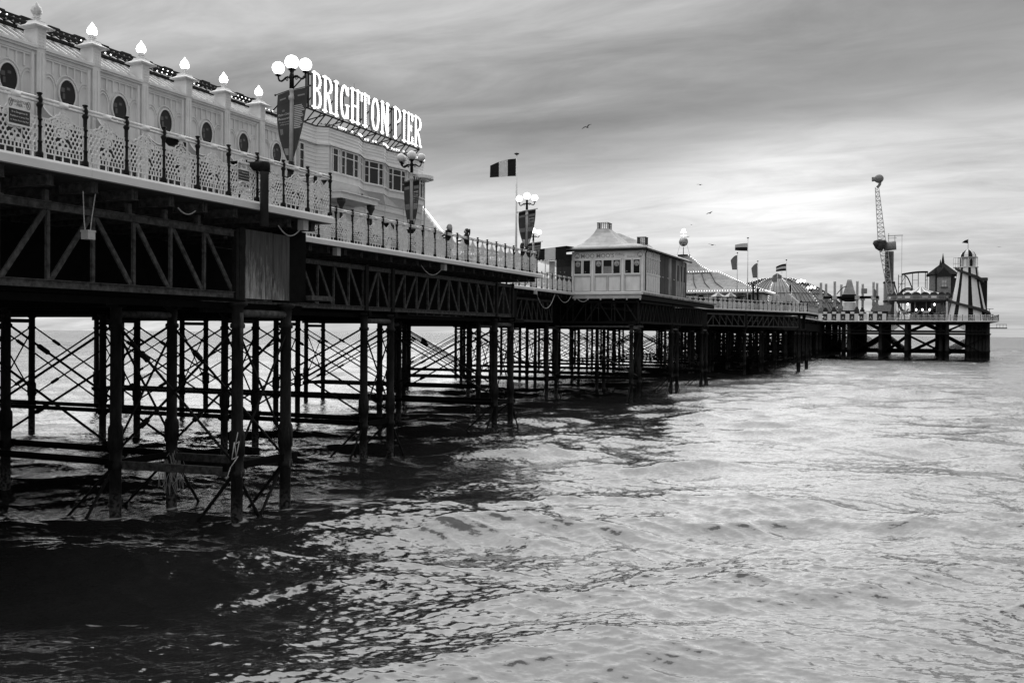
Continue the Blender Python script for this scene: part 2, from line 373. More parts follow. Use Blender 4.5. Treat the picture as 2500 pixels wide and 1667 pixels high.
# ------------------------------------------------------------------ the pier: iron sections, decks, trusses, columns
DECK = 8.60
def col_mesh():
    m = MB()
    m.lathe([(.16, -4), (.16, 1.35), (.21, 1.36), (.21, 1.50), (.175, 1.52), (.175, 1.9), (.205, 1.92), (.205, 2.55), (.16, 2.62), (.155, 5.35), (.20, 5.37), (.20, 5.47), (.155, 5.5), (.155, 5.92), (.26, 5.98), (.26, 6.06)], n=12)
    for i in range(12):
        t = 2*math.pi*(i+.5)/12; m.bx(.198*math.cos(t)-.012, .198*math.cos(t)+.012, .198*math.sin(t)-.012, .198*math.sin(t)+.012, 1.96, 2.5)
    return m.mesh('column', 'column', True, center=False)[0]
COL = col_mesh()
def column(x, y, parent, lower=True):
    o = put('column', COL, parent, (x, y, random.uniform(-.05, .0)), random.uniform(0, 3)); return o
def floor_beam(y, x0, x1, parent):
    k = ('fb', round(x1-x0, 1))
    if k not in CACHE:
        l = x1-x0; m = MB()
        m.bx(-l, 0, -.018, .018, -.20, 0); m.bx(-l, 0, -.09, .09, -.222, -.20); m.bx(-l, 0, -.09, .09, 0, .02)
        m.bx(-.05, -.02, -.085, -.02, -.198, -.002); m.bx(-.05, -.02, .02, .085, -.198, -.002); m.bx(-1.0, -.96, -.085, -.02, -.198, -.002)
        CACHE[k] = m.mesh('floor_beam', 'iron_grey', False, center=False)[0]
    return put('floor_beam', CACHE[k], parent, (x1, y, 8.43))
def truss(x, ya, yb, parent, n=10, z0=6.22, z1=7.86, mt='iron_grey', along='y'):
    """lattice girder: chords as one part, each post and diagonal its own sub-part"""
    if along == 'y': fn = lambda t, z: Vector((x, t, z))
    else: fn = lambda t, z: Vector((t, x, z))
    m = MB()
    for z in (z0, z1): m.bar(fn(ya, z), fn(yb, z), .16, .15); m.bar(fn(ya, z+.085), fn(yb, z+.085), .26, .018)
    t = m.build('truss', mt, parent)
    d = (yb-ya)/n
    for i in range(n+1):
        beam('truss_post', fn(ya+i*d, z0+.07), fn(ya+i*d, z1-.07), .075, .075, t, mt)
    for i in range(n):
        a, b = ya+i*d+.07, ya+(i+1)*d-.07
        if i < n/2: beam('truss_diagonal', fn(a, z0+.08), fn(b, z1-.08), .05, .11, t, mt)
        else: beam('truss_diagonal', fn(a, z1-.08), fn(b, z0+.08), .05, .11, t, mt)
    return t
def fascia_run(pts, parent, seg=4.6, mt='fascia'):
    for (xa, ya), (xb, yb) in zip(pts[:-1], pts[1:]):
        a, b = Vector((xa, ya, 0)), Vector((xb, yb, 0)); ln = (b-a).length; d = (b-a).normalized(); nrm_ = Vector((d.y, -d.x, 0))
        k = max(1, round(ln/seg))
        for i in range(k):
            p, q = a+d*(ln*i/k+.004), a+d*(ln*(i+1)/k-.004)
            prof = [(-.14, 8.44), (0, 8.44), (0.012, 8.60), (-.03, 8.655), (-.14, 8.675)]
            m = MB(); n = len(prof)
            vs = [p+nrm_*o+Vector((0, 0, z)) for o, z in prof] + [q+nrm_*o+Vector((0, 0, z)) for o, z in prof]
            m.add(vs, [tuple(reversed(range(n))), tuple(range(n, 2*n))] + [(j, (j+1) % n, n+(j+1) % n, n+j) for j in range(n)])
            m.build('fascia', mt, parent)
def deck(poly, parent):
    m = MB(); m.prism(poly, lambda a, b, d: (a, b, d), 8.455, DECK)
    return m.build('deck', ['dark_wood'], parent)
ROWS = [-20.95, -28.05, -35.15, -42.25, -49.35]
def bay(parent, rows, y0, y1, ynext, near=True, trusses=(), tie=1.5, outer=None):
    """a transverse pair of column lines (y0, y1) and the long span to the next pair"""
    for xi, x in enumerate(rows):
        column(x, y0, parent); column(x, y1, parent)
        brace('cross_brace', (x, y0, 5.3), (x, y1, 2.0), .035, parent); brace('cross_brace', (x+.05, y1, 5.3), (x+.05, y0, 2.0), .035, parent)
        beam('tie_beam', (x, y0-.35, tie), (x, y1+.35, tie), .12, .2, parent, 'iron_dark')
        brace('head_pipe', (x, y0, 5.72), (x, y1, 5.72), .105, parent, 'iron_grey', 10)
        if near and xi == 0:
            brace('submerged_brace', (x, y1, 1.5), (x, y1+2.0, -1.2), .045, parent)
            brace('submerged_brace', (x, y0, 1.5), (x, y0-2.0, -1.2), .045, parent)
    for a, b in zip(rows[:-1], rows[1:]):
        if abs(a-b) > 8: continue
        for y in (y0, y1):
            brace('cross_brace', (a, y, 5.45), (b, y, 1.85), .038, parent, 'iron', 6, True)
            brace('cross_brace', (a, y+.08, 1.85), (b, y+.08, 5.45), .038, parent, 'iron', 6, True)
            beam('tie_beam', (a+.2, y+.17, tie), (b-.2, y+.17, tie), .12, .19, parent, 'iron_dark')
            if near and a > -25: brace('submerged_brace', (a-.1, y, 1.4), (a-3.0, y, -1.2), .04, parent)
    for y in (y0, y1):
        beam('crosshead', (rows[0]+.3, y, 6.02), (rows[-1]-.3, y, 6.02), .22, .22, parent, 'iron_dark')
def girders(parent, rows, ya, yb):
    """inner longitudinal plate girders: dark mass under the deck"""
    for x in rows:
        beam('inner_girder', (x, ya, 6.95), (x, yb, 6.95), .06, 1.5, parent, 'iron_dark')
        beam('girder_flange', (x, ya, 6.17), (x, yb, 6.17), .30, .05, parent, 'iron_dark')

# --- the nearest section, wide platform beneath the oval-windowed pavilion
A = thing('pier_section', 'nearest section of the black iron pier, under the oval-windowed pavilion', 'pier', (-33, 12, 0), 'sections of the pier')
deck([(-50.4, -6), (-16.12, -6), (-16.12, 23.86), (-50.4, 23.86)], A)
fascia_run([(-16.0, -3), (-16.0, 23.98), (-20.0, 23.98)], A)
for i in range(20): floor_beam(1.64+1.153*i, -50, -16.42, A)
for y0, y1, yn in ((-5.6, -3.4, 7.4), (7.4, 9.6, 20.5), (20.5, 22.7, None)): bay(A, ROWS, y0, y1, yn)
for y in (7.8, 9.95, 20.88, 23.02):
    column(-17.0, y, A)
    brace('cross_brace', (-17.0, y, 5.4), (-20.95, y-.3, 1.85), .038, A, 'iron', 6, True); brace('cross_brace', (-17.0, y, 1.6), (-20.95, y-.3, 5.4), .038, A, 'iron', 6, True)
    beam('tie_beam', (-16.8, y, 1.45), (-20.95, y-.3, 1.45), .14, .22, A, 'iron_grey')
    brace('submerged_brace', (-17.1, y, 1.4), (-19.2, y, -1.0), .05, A)
for y0, y1 in ((7.8, 9.95), (20.88, 23.02)):
    brace('cross_brace', (-17, y0, 5.3), (-17, y1, 2.0), .035, A); brace('cross_brace', (-16.94, y1, 5.3), (-16.94, y0, 2.0), .035, A)
    beam('tie_beam', (-17, y0-.5, 1.62), (-17, y1+.5, 1.62), .14, .2, A, 'iron_dark')
    brace('head_pipe', (-17, y0, 5.74), (-17, y1, 5.74), .11, A, 'iron_grey', 10)
    brace('submerged_brace', (-17, y0, 1.4), (-17, y1-.4, -1), .045, A); brace('submerged_brace', (-17.1, y1, 1.4), (-17.1, y0+.3, -1), .045, A)
brace('mooring_pipe', (-16.72, 20.7, 5.75), (-16.72, 20.7, 4.75), .05, A, 'iron_grey', 8)
truss(-17.0, 9.95, 20.75, A, 9); truss(-17.0, -3, 7.7, A, 9); truss(-17, 7.8, 9.9, A, 2)
girders(A, [-19.0]+ROWS, -5, 23.5)
beam('lower_girder', (-17.3, 0, 5.95), (-17.3, 24, 5.95), .3, .16, A, 'iron_dark')
for i in range(16):
    m = MB(); y = 2.0+1.153*i; m.bx(-17.06, -16.94, y-.05, y+.05, 7.955, 8.2); m.bx(-17.1, -16.9, y-.09, y+.09, 7.955, 7.98); m.build('packing_block', 'iron_grey', A)
m = MB(); m.bx(-17.12, -16.86, 21.02, 22.98, 6.15, 8.02)
m.bx(-16.86, -16.85, 21.02, 22.2, 6.15, 8.02); m.bx(-16.86, -16.83, 22.2, 22.215, 6.15, 8.02)
m.build('steel_panel', 'steel_panel', A)
m = MB(); m.bx(-17.5, -16.9, 23.02, 23.84, 6.12, 8.2); m.build('end_box', 'iron_dark', A)
m = MB(); m.bx(-17.02, -16.86, 20.78, 21.0, 6.1, 8.05); m.bx(-16.98, -16.84, 20.62, 20.74, 6.1, 8.0); m.build('end_stiffener', 'iron', A)
part('end_ledge', 'iron_grey', A, lambda m: m.bx(-17.3, -16.7, 23.86, 25.0, 6.2, 6.34))

# --- second section, set back, under the boarded restaurant
B = thing('pier_section', 'second section of the iron pier, set back below the boarded restaurant', 'pier', (-35, 37, 0), 'sections of the pier')
deck([(-50.4, 23.88), (-20.12, 23.88), (-20.12, 51.1), (-50.4, 51.1)], B)
fascia_run([(-20.0, 24.1), (-20.0, 51.2), (-26.3, 51.2)], B)
for i in range(24): floor_beam(24.5+1.153*i, -50, -20.42, B)
for y0, y1, yn in ((33.6, 35.72, 46.65), (46.65, 48.8, None)): bay(B, ROWS, y0, y1, yn)
truss(-20.95, 23.9, 33.5, B, 9); truss(-20.95, 33.72, 35.6, B, 2); truss(-20.95, 35.84, 46.55, B, 10); truss(-20.95, 46.77, 48.7, B, 2)
for y in (33.6, 35.72, 46.65, 48.8): beam('truss_end_post', (-20.9, y, 6.1), (-20.9, y, 8.0), .2, .22, B, 'iron')
girders(B, [x-.6 for x in ROWS], 23.9, 51)
beam('lower_girder', (-21.2, 24, 5.95), (-21.2, 51, 5.95), .3, .16, B, 'iron_dark')

# --- third section, narrow, between the restaurant and the kiosk
Cc = thing('pier_section', 'narrow set-back section of the iron pier left of the ice-cream kiosk', 'pier', (-35, 63, 0), 'sections of the pier')
deck([(-44, 51.15), (-26.42, 51.15), (-26.42, 74.2), (-44, 74.2)], Cc)
fascia_run([(-26.3, 51.4), (-26.3, 74.2)], Cc)
for i in range(20): floor_beam(51.8+1.153*i, -43.8, -26.7, Cc)
bay(Cc, ROWS[1:4], 59.7, 61.9, 72.8); bay(Cc, ROWS[1:4], 72.8, 75.0, None)
truss(-27.6, 49, 59.6, Cc, 10); truss(-27.6, 59.8, 61.8, Cc, 2); truss(-27.6, 62, 72.7, Cc, 10)
girders(Cc, ROWS[1:4], 50, 75)

# --- island carrying the kiosk
Dd = thing('pier_section', 'island platform of the iron pier carrying the ice-cream kiosk', 'pier', (-33, 88, 0), 'sections of the pier')
deck([(-50, 74.22), (-20.5, 74.22), (-20.5, 104), (-50, 104)], Dd)
fascia_run([(-26.3, 74.2), (-20.4, 74.2)], Dd); fascia_run([(-20.4, 74.2), (-20.4, 103.9)], Dd, 4.6, 'weathered')
beam('edge_beam', (-26.4, 74.35, 8.26), (-20.6, 74.35, 8.26), .2, .26, Dd, 'light_grey')
beam('edge_beam', (-20.7, 74.5, 8.22), (-20.7, 103.5, 8.22), .25, .36, Dd, 'iron')
for i in range(24): floor_beam(75.3+1.2*i, -49.8, -20.8, Dd)
for y0, y1, yn in ((72.8, 75.0, 85.9), (85.9, 88.05, 98.9), (98.9, 101.1, None)):
    bay(Dd, [ROWS[0]] if y0 < 74 else ROWS, y0, y1, yn)
for x in (-27, -24.9, -22.9, -20.95): beam('truss_end_post', (x, 74.7, 6.1), (x, 74.7, 8.1), .1, .1, Dd, 'iron')
m_ = truss(74.7, -27.6, -20.95, Dd, 6, along='x', mt='iron')
brace('cross_brace', (-28, 74.8, 5.6), (-20.95, 74.8, 1.9), .04, Dd, 'iron_grey'); brace('cross_brace', (-28, 74.8, 1.9), (-20.95, 74.8, 5.6), .04, Dd, 'iron_grey')
beam('tie_beam', (-28, 74.9, 1.7), (-20.95, 74.9, 1.7), .16, .24, Dd, 'iron_dark'); brace('head_pipe', (-28, 74.6, 5.85), (-20.5, 74.6, 5.85), .08, Dd, 'iron_grey')
truss(-20.95, 75.1, 85.8, Dd, 10, mt='iron'); truss(-20.95, 88.1, 98.8, Dd, 10, mt='iron'); truss(-20.95, 86, 88, Dd, 2, mt='iron')
girders(Dd, [x-.5 for x in ROWS], 75, 104)

# --- fourth section: wide platform with the amusement hall and the dome
E4 = thing('pier_section', 'wide platform of the iron pier below the amusement hall and ribbed dome', 'pier', (-32, 130, 0), 'sections of the pier')
EDGE4 = [(-26.9, 104.2), (-26.9, 113.0), (-15.05, 143.4), (-14.75, 156.4), (-20, 161)]
deck([(-51, 104.1), (-27, 104.1), (-27, 113), (-15.17, 143.4), (-14.87, 156.4), (-20, 160.9), (-51, 160.9)], E4)
fascia_run(EDGE4, E4, 9)
beam('edge_beam', (-27.3, 113, 8.3), (-15.5, 143.4, 8.3), .3, .3, E4, 'iron_dark'); beam('edge_beam', (-15.4, 143.4, 8.3), (-15.1, 156, 8.3), .3, .3, E4, 'iron_dark')
for y0, y1, yn in ((111.9, 114.1, 125), (125, 127.2, 138), (138, 140.2, 151.1), (151.1, 153.3, None)): bay(E4, ROWS if y0 > 130 else ROWS[1:], y0, y1, yn, near=False)
for y in (143, 145.2, 153.5, 155.6): column(-16.4, y, E4); brace('cross_brace', (-16.4, y, 5.4), (-20.95, y-3, 1.9), .04, E4)
brace('cross_brace', (-16.4, 143, 1.9), (-19.5, 139, .2), .06, E4)
def diag_truss(p, q, n, parent):
    p, q = Vector(p), Vector(q); m = MB()
    for z in (6.42, 7.9): m.bar((p.x, p.y, z), (q.x, q.y, z), .18, .16)
    t = m.build('truss', 'iron_grey', parent)
    for i in range(n+1):
        a = p.lerp(q, i/n); beam('truss_post', (a.x, a.y, 6.5), (a.x, a.y, 7.82), .08, .08, t, 'iron_grey')
    for i in range(n):
        a, b = p.lerp(q, i/n), p.lerp(q, (i+1)/n)
        if i < n/2: beam('truss_diagonal', (a.x, a.y, 6.5), (b.x, b.y, 7.82), .06, .11, t, 'iron_grey')
        else: beam('truss_diagonal', (a.x, a.y, 7.82), (b.x, b.y, 6.5), .06, .11, t, 'iron_grey')
diag_truss((-26.8, 113.6, 0), (-21.4, 127.6, 0), 10, E4); diag_truss((-21.2, 128.2, 0), (-16.2, 141.4, 0), 10, E4)
for p in ((-21.3, 127.9), (-16.1, 141.8), (-15.9, 146)): beam('truss_end_post', (*p, 6.2), (*p, 8.2), .4, .4, E4, 'iron')
column(-21.4, 127.9, E4); column(-16.2, 141.8, E4)
girders(E4, ROWS[1:], 105, 160); girders(E4, ROWS[:1], 137, 160)
# --- fifth section
F5 = thing('pier_section', 'straight section of the iron pier running out to the pier head', 'pier', (-35, 193, 0), 'sections of the pier')
deck([(-50, 161), (-20.6, 161), (-20.6, 225.8), (-50, 225.8)], F5)
fascia_run([(-20.5, 161.2), (-20.5, 225.8)], F5, 9)
for y in (164, 177, 190, 203, 216): bay(F5, ROWS, y, y+2.2, y+13 if y < 216 else None, near=False)
girders(F5, ROWS, 161, 226)
# --- the head
G = thing('pier_section', 'broad pier head at the seaward end carrying the funfair rides', 'pier', (-20, 260, 0), 'sections of the pier')
deck([(-62, 226), (14.9, 226), (14.9, 300), (-62, 300)], G)
fascia_run([(-40, 225.95), (15.0, 225.95), (15.0, 299)], G, 12)
HX = [-55, -48, -41, -34, -27.6, -21.3, -15.0, -8.45, -3.1, 5.1, 13.0]; HY = [227.6, 236, 245, 254, 264, 274, 285, 297]
HC = MB().lathe([(.42, -4), (.42, 2), (.5, 2.05), (.5, 2.4), (.42, 2.45), (.40, 5.6), (.6, 5.7), (.6, 5.9), (.36, 5.95), (.36, 8.4)], n=10).mesh('column', 'column', True, center=False)[0]
for j, y in enumerate(HY):
    for i, x in enumerate(HX):
        put('column', HC, G, (x, y, 0))
        if j % 2 == 0 and x in (-21.3, 5.1, 13.0, -15.0): put('column', HC, G, (x-1.3, y+1.2, 0)); put('column', HC, G, (x-1.3, y+3.6, 0))
    for a, b in zip(HX[:-1], HX[1:]):
        brace('cross_brace', (a, y, 5.5), (b, y, 1.2), .11, G, 'iron_dark'); brace('cross_brace', (a, y+.25, 1.2), (b, y+.25, 5.5), .11, G, 'iron_dark')
        mid = (a+b)/2
        brace('deck_brace', (a, y, 6.3), (mid, y, 8.2), .09, G, 'iron'); brace('deck_brace', (mid, y, 8.2), (b, y, 6.3), .09, G, 'iron')
        if j % 2: beam('tie_beam', (a, y, 1.6), (b, y, 1.6), .2, .3, G, 'iron_dark')
    beam('crosshead', (-56, y, 6.45), (13.2, y, 6.45), .2, .22, G, 'iron'); beam('crosshead', (-56, y, 5.85), (13.2, y, 5.85), .25, .35, G, 'iron')
for x in HX:
    for a, b in zip(HY[:-1], HY[1:]):
        brace('cross_brace', (x, a, 5.5), (x, b, 1.2), .11, G, 'iron_dark'); brace('cross_brace', (x+.2, a, 1.2), (x+.2, b, 5.5), .11, G, 'iron_dark')
    beam('inner_girder', (x, 226.5, 8.2), (x, 299, 8.2), .3, .5, G, 'iron_dark')
for x in (12.4, 11.6, 10.8, 10.0, 9.2):
    for y in (228.5, 231, 234): put('column', HC, G, (x, y, 0))

# ------------------------------------------------------------------ railings of cast iron
def panel_mesh():
    m = MB(); Lp = 1.0; t = .022
    def b(x0, z0, x1, z1, w=t): m.bar((x0, 0, z0), (x1, 0, z1), .02, w, upv=Vector((0, 0, 1)) if abs(x1-x0) > abs(z1-z0)*.05 else Vector((1, 0, 0)))
    def poly(pts, w=t):
        for p, q in zip(pts[:-1], pts[1:]): b(p[0], p[1], q[0], q[1], w)
    def ring(cx, cz, r, a0=0, a1=360, w=t, n=10): poly([(cx+r*math.cos(R(a0+(a1-a0)*i/n)), cz+r*math.sin(R(a0+(a1-a0)*i/n))) for i in range(n+1)], w)
    h = Lp/2
    b(-h, .125, h, .125, .024); b(-h, .225, h, .225, .018)
    for i in range(13): b(-h+i*Lp/12, .125, -h+i*Lp/12, .225, .018)
    for i in range(5): b(-h+.1+i*.2, .0, -h+.1+i*.2, .125, .022)
    b(-h, .1, -h, .78, .03); b(h, .1, h, .78, .03)
    # honeycomb of little ogee cells
    cw, ch = Lp/10, .084
    for r_ in range(6):
        z = .24+r_*ch; off = (r_ % 2)*cw/2
        for i in range(11):
            x = -h+off+i*cw
            if x > h+.001: continue
            inner = abs(x) < .15 and (z < .46 or z > .56)
            if inner: continue
            b(x, z, x, z+ch*.5, .024)
            for s_ in (-1, 1):
                if abs(x+s_*cw/2) <= h: b(x, z+ch*.5, x+s_*cw/2, z+ch, .021)
    # upper ornate band
    b(-h, .72, h, .72, .026)
    for i in range(9):
        x = -h+.06+i*.11
        ring(x, .765, .034, 0, 360, .022, 7)
    b(-h, .805, -.33, .805, .03); b(.33, .805, h, .805, .03)
    # central rising ornament
    poly([(-.34, .80), (-.27, .845), (-.2, .86), (-.15, .93), (-.08, .955), (-.06, 1.02), (-.022, 1.05)], .03); poly([(.34, .80), (.27, .845), (.2, .86), (.15, .93), (.08, .955), (.06, 1.02), (.022, 1.05)], .03)
    for x, z, r in ((-.13, .80, .05), (.13, .80, .05), (0, .86, .05), (-.08, .74, .05), (.08, .74, .05), (0, .93, .035), (-.2, .78, .04), (.2, .78, .04), (0, .77, .035), (-.07, .87, .03), (.07, .87, .03)): ring(x, z, r, 0, 360, .026, 8)
    ring(-.085, .60, .10, 100, 380, .034); ring(.085, .60, .10, 80, -200, .034); ring(-.07, .61, .045, 0, 360, .04, 8); ring(.07, .61, .045, 0, 360, .04, 8)
    ring(-.07, .34, .065, 0, 360, .032, 8); ring(.07, .34, .065, 0, 360, .032, 8); ring(0, .42, .05, 0, 360, .034, 8); ring(-.07, .27, .04, 0, 360, .03, 7); ring(.07, .27, .04, 0, 360, .03, 7)
    poly([(0, .46), (0, .72)], .04); poly([(0, .98), (0, 1.14)], .035); b(-.06, 1.10, .06, 1.10, .03); ring(0, 1.04, .035, 0, 360, .025, 7); ring(-.045, 1.09, .025, 0, 360, .02, 6); ring(.045, 1.09, .025, 0, 360, .02, 6)
    return m.mesh('panel', 'cast_white', False, center=False)[0]
PANEL = panel_mesh()
POST = MB().lathe([(.075, 0), (.075, .10), (.052, .14), (.046, .30), (.06, .31), (.06, .335), (.043, .35), (.040, .60), (.056, .61), (.056, .63), (.040, .65), (.038, .74), (.058, .75), (.058, .77), (.042, .79), (.042, .99), (.062, 1.03), (.07, 1.06), (.046, 1.08), (.05, 1.10), (.062, 1.15), (.058, 1.19), (.034, 1.24), (.042, 1.255), (.058, 1.27), (.056, 1.29), (.02, 1.30)], n=10).mesh('post', 'post_black', True, center=False)[0]
def railing(label, pts, pitch=1.125, skip=(), z=8.655, rails=True):
    mid = pts[0]
    t = thing('railing', label, 'railing', (mid[0], mid[1], z), 'cast-iron railings along the deck edges')
    for (xa, ya), (xb, yb) in zip(pts[:-1], pts[1:]):
        a, b = Vector((xa, ya, z)), Vector((xb, yb, z)); ln = (b-a).length; n = max(1, round(ln/pitch)); d = (b-a)/n; rz = math.atan2(d.y, d.x)
        for i in range(n):
            p = a+d*i
            put('post', POST, t, p, rz)
            o = put('panel', PANEL, t, a+d*(i+.5), rz); o.scale = ((d.length-.10)/1.0, 1, 1)
            k = ('hr', round(d.length, 3), round(rz, 3))
            if k not in CACHE:
                m = MB(); m.tube((0, 0, 1.185), (d.x, d.y, 1.185), .03, .03, 8); m.tube((0, 0, 1.115), (d.x, d.y, 1.115), .03, .03, 8)
                e = d.normalized(); c = d/2
                m.bar((c.x-e.x*.11, c.y-e.y*.11, 1.15), (c.x+e.x*.11, c.y+e.y*.11, 1.15), .066, .12)
                CACHE[k] = m.mesh('handrail', 'rail_white', True, center=False)[0]
            put('handrail', CACHE[k], t, p)
        put('post', POST, t, b, rz)
    return t
railing('cast-iron railing on the nearest platform in front of the oval windows', [(-16.1, 23.9), (-16.1, 2.525)])
railing('short railing returning across the end of the nearest platform', [(-16.6, 23.88), (-20.0, 23.88)])
railing('long railing below the boarded restaurant where two women lean', [(-20.1, 24.6), (-20.1, 50.5)])
railing('short railing returning behind the tall flagpole', [(-20.6, 51.05), (-26.2, 51.05)])
railing('railing left of the ice-cream kiosk under the striped awning', [(-26.4, 51.8), (-26.4, 74.0)])
railing('railing on the wide platform in front of the amusement hall', [(-26.9, 105), (-26.9, 113.0), (-15.2, 143.3)])
railing('railing at the far corner of the wide platform beside the dome', [(-15.2, 144.2), (-14.95, 156.2), (-20.1, 160.8)])
railing('railing along the front of the pier head below the carousel', [(-7.0, 226.1), (14.9, 226.1)], 1.15)
railing('railing down the seaward corner of the pier head', [(14.9, 227.2), (14.9, 262)], 1.15)

# ------------------------------------------------------------------ pavilion with oval windows
XF = -29.0; PITCH_P = 2.486
PIL = [37.19-PITCH_P*i for i in range(-1, 9)]          # 39.68 ... 17.3
PV = thing('pavilion', 'long white pavilion with oval windows and roof lamps on the near pier', 'building', (-33, 28, DECK))
part('wall', 'wall_paint', PV, lambda m: m.bx(-37.0, XF-.02, 15.5, 40.1, DECK, 15.3))
def moulding(name, pts, r, parent, mt='trim_paint'):
    m = MB()
    for (a, b), (c, d) in zip(pts[:-1], pts[1:]):
        m.bar((XF, a, b), (XF, c, d), r*1.6, r*1.4, upv=Vector((1, 0, 0)))
    return m.build(name, mt, parent)
def ell(cy, cz, ry, rz_, a0, a1, n): return [(cy+ry*math.cos(R(a0+(a1-a0)*i/n)), cz+rz_*math.sin(R(a0+(a1-a0)*i/n))) for i in range(n+1)]
for k, y in enumerate(PIL):
    y0 = y; yc = y0-PITCH_P/2                            # bay to the landward side of this pilaster
    # pilaster
    m = MB(); m.bx(XF-.1, XF+.14, y0-.17, y0+.17, DECK, 15.25); m.bx(XF-.5, XF+.16, y0-.185, y0+.185, 15.25, 15.93)
    p = m.build('pilaster', 'trim_paint', PV)
    m = MB(); m.bx(XF+.14, XF+.165, y0-.10, y0-.03, DECK+.3, 15.1); m.bx(XF+.14, XF+.165, y0+.03, y0+.10, DECK+.3, 15.1)
    for j in range(5):
        for s_ in (-.07, .07): m.bx(XF+.16, XF+.185, y0+s_-.025, y0+s_+.025, 15.33+.11*j, 15.37+.11*j)
    m.build('raised_strip', 'trim_paint', p)
    m = MB(); m.lathe([(.38, 0), (.60, .03), (.62, .07), (.50, .11), (.36, .17), (.29, .26), (.30, .29), (.13, .30), (.10, .36), (.15, .41), (.14, .43)], (XF-.1, y0, 15.93), 4, R(45)); m.build('cap', 'trim_paint', p)
    m = MB(); m.bx(XF-.1, XF+.09, y0-.36, y0-.24, DECK, 15.05); m.build('colonnette', 'trim_paint', PV)
    if k == len(PIL)-1: continue
    # cornice
    m = MB(); ya, yb = y0-PITCH_P+.17, y0-.17
    m.bx(XF-.05, XF+.05, ya, yb, 15.0, 15.12); m.bx(XF-.05, XF+.14, ya, yb, 15.12, 15.2); m.bx(XF-.05, XF+.2, ya, yb, 15.2, 15.3); m.bx(XF-.05, XF+.12, ya, yb, 15.3, 15.34)
    m.build('cornice', 'trim_paint', PV)
    # oval window
    cz = 13.92; ry, rz_ = .36, .50
    m = MB(); n = 28; ins, outs = ell(yc, cz, ry, rz_, 0, 360, n)[:-1], ell(yc, cz, ry+.05, rz_+.05, 0, 360, n)[:-1]
    vs = [(XF+.06, *q_) for q_ in ins]+[(XF+.05, *q_) for q_ in outs]+[(XF-.01, *q_) for q_ in outs]+[(XF-.012, *q_) for q_ in ins]
    fs = []
    for i in range(n):
        j = (i+1) % n
        for r_ in range(4): a_, b_ = r_*n, ((r_+1) % 4)*n; fs.append((a_+i, a_+j, b_+j, b_+i))
    m.add(vs, fs); w = m.build('oval_window', 'trim_paint', PV, True)
    m = MB(); m.add([(XF+.012, *q_) for q_ in ins], [tuple(range(n))]); m.build('pane', 'glass_dark', w)
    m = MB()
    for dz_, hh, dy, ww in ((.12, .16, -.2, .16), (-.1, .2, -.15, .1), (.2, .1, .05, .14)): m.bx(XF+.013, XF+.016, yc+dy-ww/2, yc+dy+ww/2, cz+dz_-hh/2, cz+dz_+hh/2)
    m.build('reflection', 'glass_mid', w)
    moulding('hood_mould', ell(yc, cz, ry+.17, rz_+.17, 20, 160, 12), .035, PV)
    for s_ in (-1, 1):
        c = yc+s_*.80
        moulding('arch_panel', [(c-.25, 10.0)]+[(c+.25*math.cos(R(180-180*i/10)), 13.95+.42*math.sin(R(180-180*i/10))) for i in range(11)]+[(c+.25, 10.0)], .025, PV)
        moulding('arch_hood', [(c+.33*math.cos(R(165-150*i/8)), 13.98+.50*math.sin(R(165-150*i/8))) for i in range(9)], .022, PV)
    for i in range(7):
        yy = yc-.96+i*.32
        lo = 14.63 if i in (3,) else 14.5
        m = MB(); m.bx(XF-.01, XF+.03, yy-.03, yy+.03, lo, 14.93); m.build('batten', 'trim_paint', PV)
    m = MB(); m.bx(XF-.01, XF+.035, yc-1.02, yc+1.02, 14.93, 14.99); m.build('rail_moulding', 'trim_paint', PV)
    m = MB(); m.bx(XF-.01, XF+.06, ya, yb, 9.9, 10.0); m.build('dado', 'trim_paint', PV)
    m = MB(); m.bx(XF-.02, XF+.008, ya+.02, yb-.1, DECK+.1, 12.85); sh = m.build('recess_shade', 'glass_dark', PV)  # dark sheet, paints in the shade of the open recess below the canopy
    for i in range(4): part('mullion', 'dark_grey', sh, lambda m: m.bx(XF, XF+.04, ya+.05+i*.68, ya+.1+i*.68, DECK+.1, 12.8))
    # curved canopy bracket springing from the pilaster
    prof = [(0, 12.6), (0, 13.4)]+[(.95*i/8, 12.67+.73*(1-i/8)**2) for i in range(1, 9)]+[(.95, 12.6)]
    m = MB(); m.prism(prof, lambda a_, b_, d_: (XF+.14+a_, d_, b_), y0-.04, y0+.04); bk = m.build('canopy_bracket', 'light_grey', PV)
    m = MB(); m.path([Vector((XF+.14+a_, y0-.05, b_)) for a_, b_ in prof[1:-1]], .025, 4); m.build('bracket_edge', 'trim_paint', bk)
# roof: slope, glazing bars, gutter, ridge crest
m = MB(); m.add([(-29.05, 15.5, 15.36), (-29.05, 40.1, 15.36), (-31.3, 40.1, 16.7), (-31.3, 15.5, 16.7), (-29.05, 15.5, 15.3), (-29.05, 40.1, 15.3), (-31.3, 40.1, 15.3), (-31.3, 15.5, 15.3)], [(0, 1, 2, 3), (4, 7, 6, 5), (0, 4, 5, 1), (1, 5, 6, 2), (2, 6, 7, 3), (3, 7, 4, 0)])
rf = m.build('roof', 'roof_grey', PV)
for i in range(60):
    yy = 15.7+i*PITCH_P/6
    if yy > 40: break
    beam('glazing_bar', (-29.08, yy, 15.40), (-31.28, yy, 16.73), .07, .06, rf, 'trim_paint')
beam('gutter', (-30.2, 15.5, 16.2), (-30.2, 40.1, 16.2), .14, .10, rf, 'iron'); beam('gutter', (-31.25, 15.5, 16.72), (-31.25, 40.1, 16.72), .2, .1, rf, 'iron')
crest = []
for i in range(20):
    y = 15.5+i*1.243; crest += [(y, 17.12), (y+.62, 17.12), (y+.68, 17.17), (y+1.2, 17.17)]
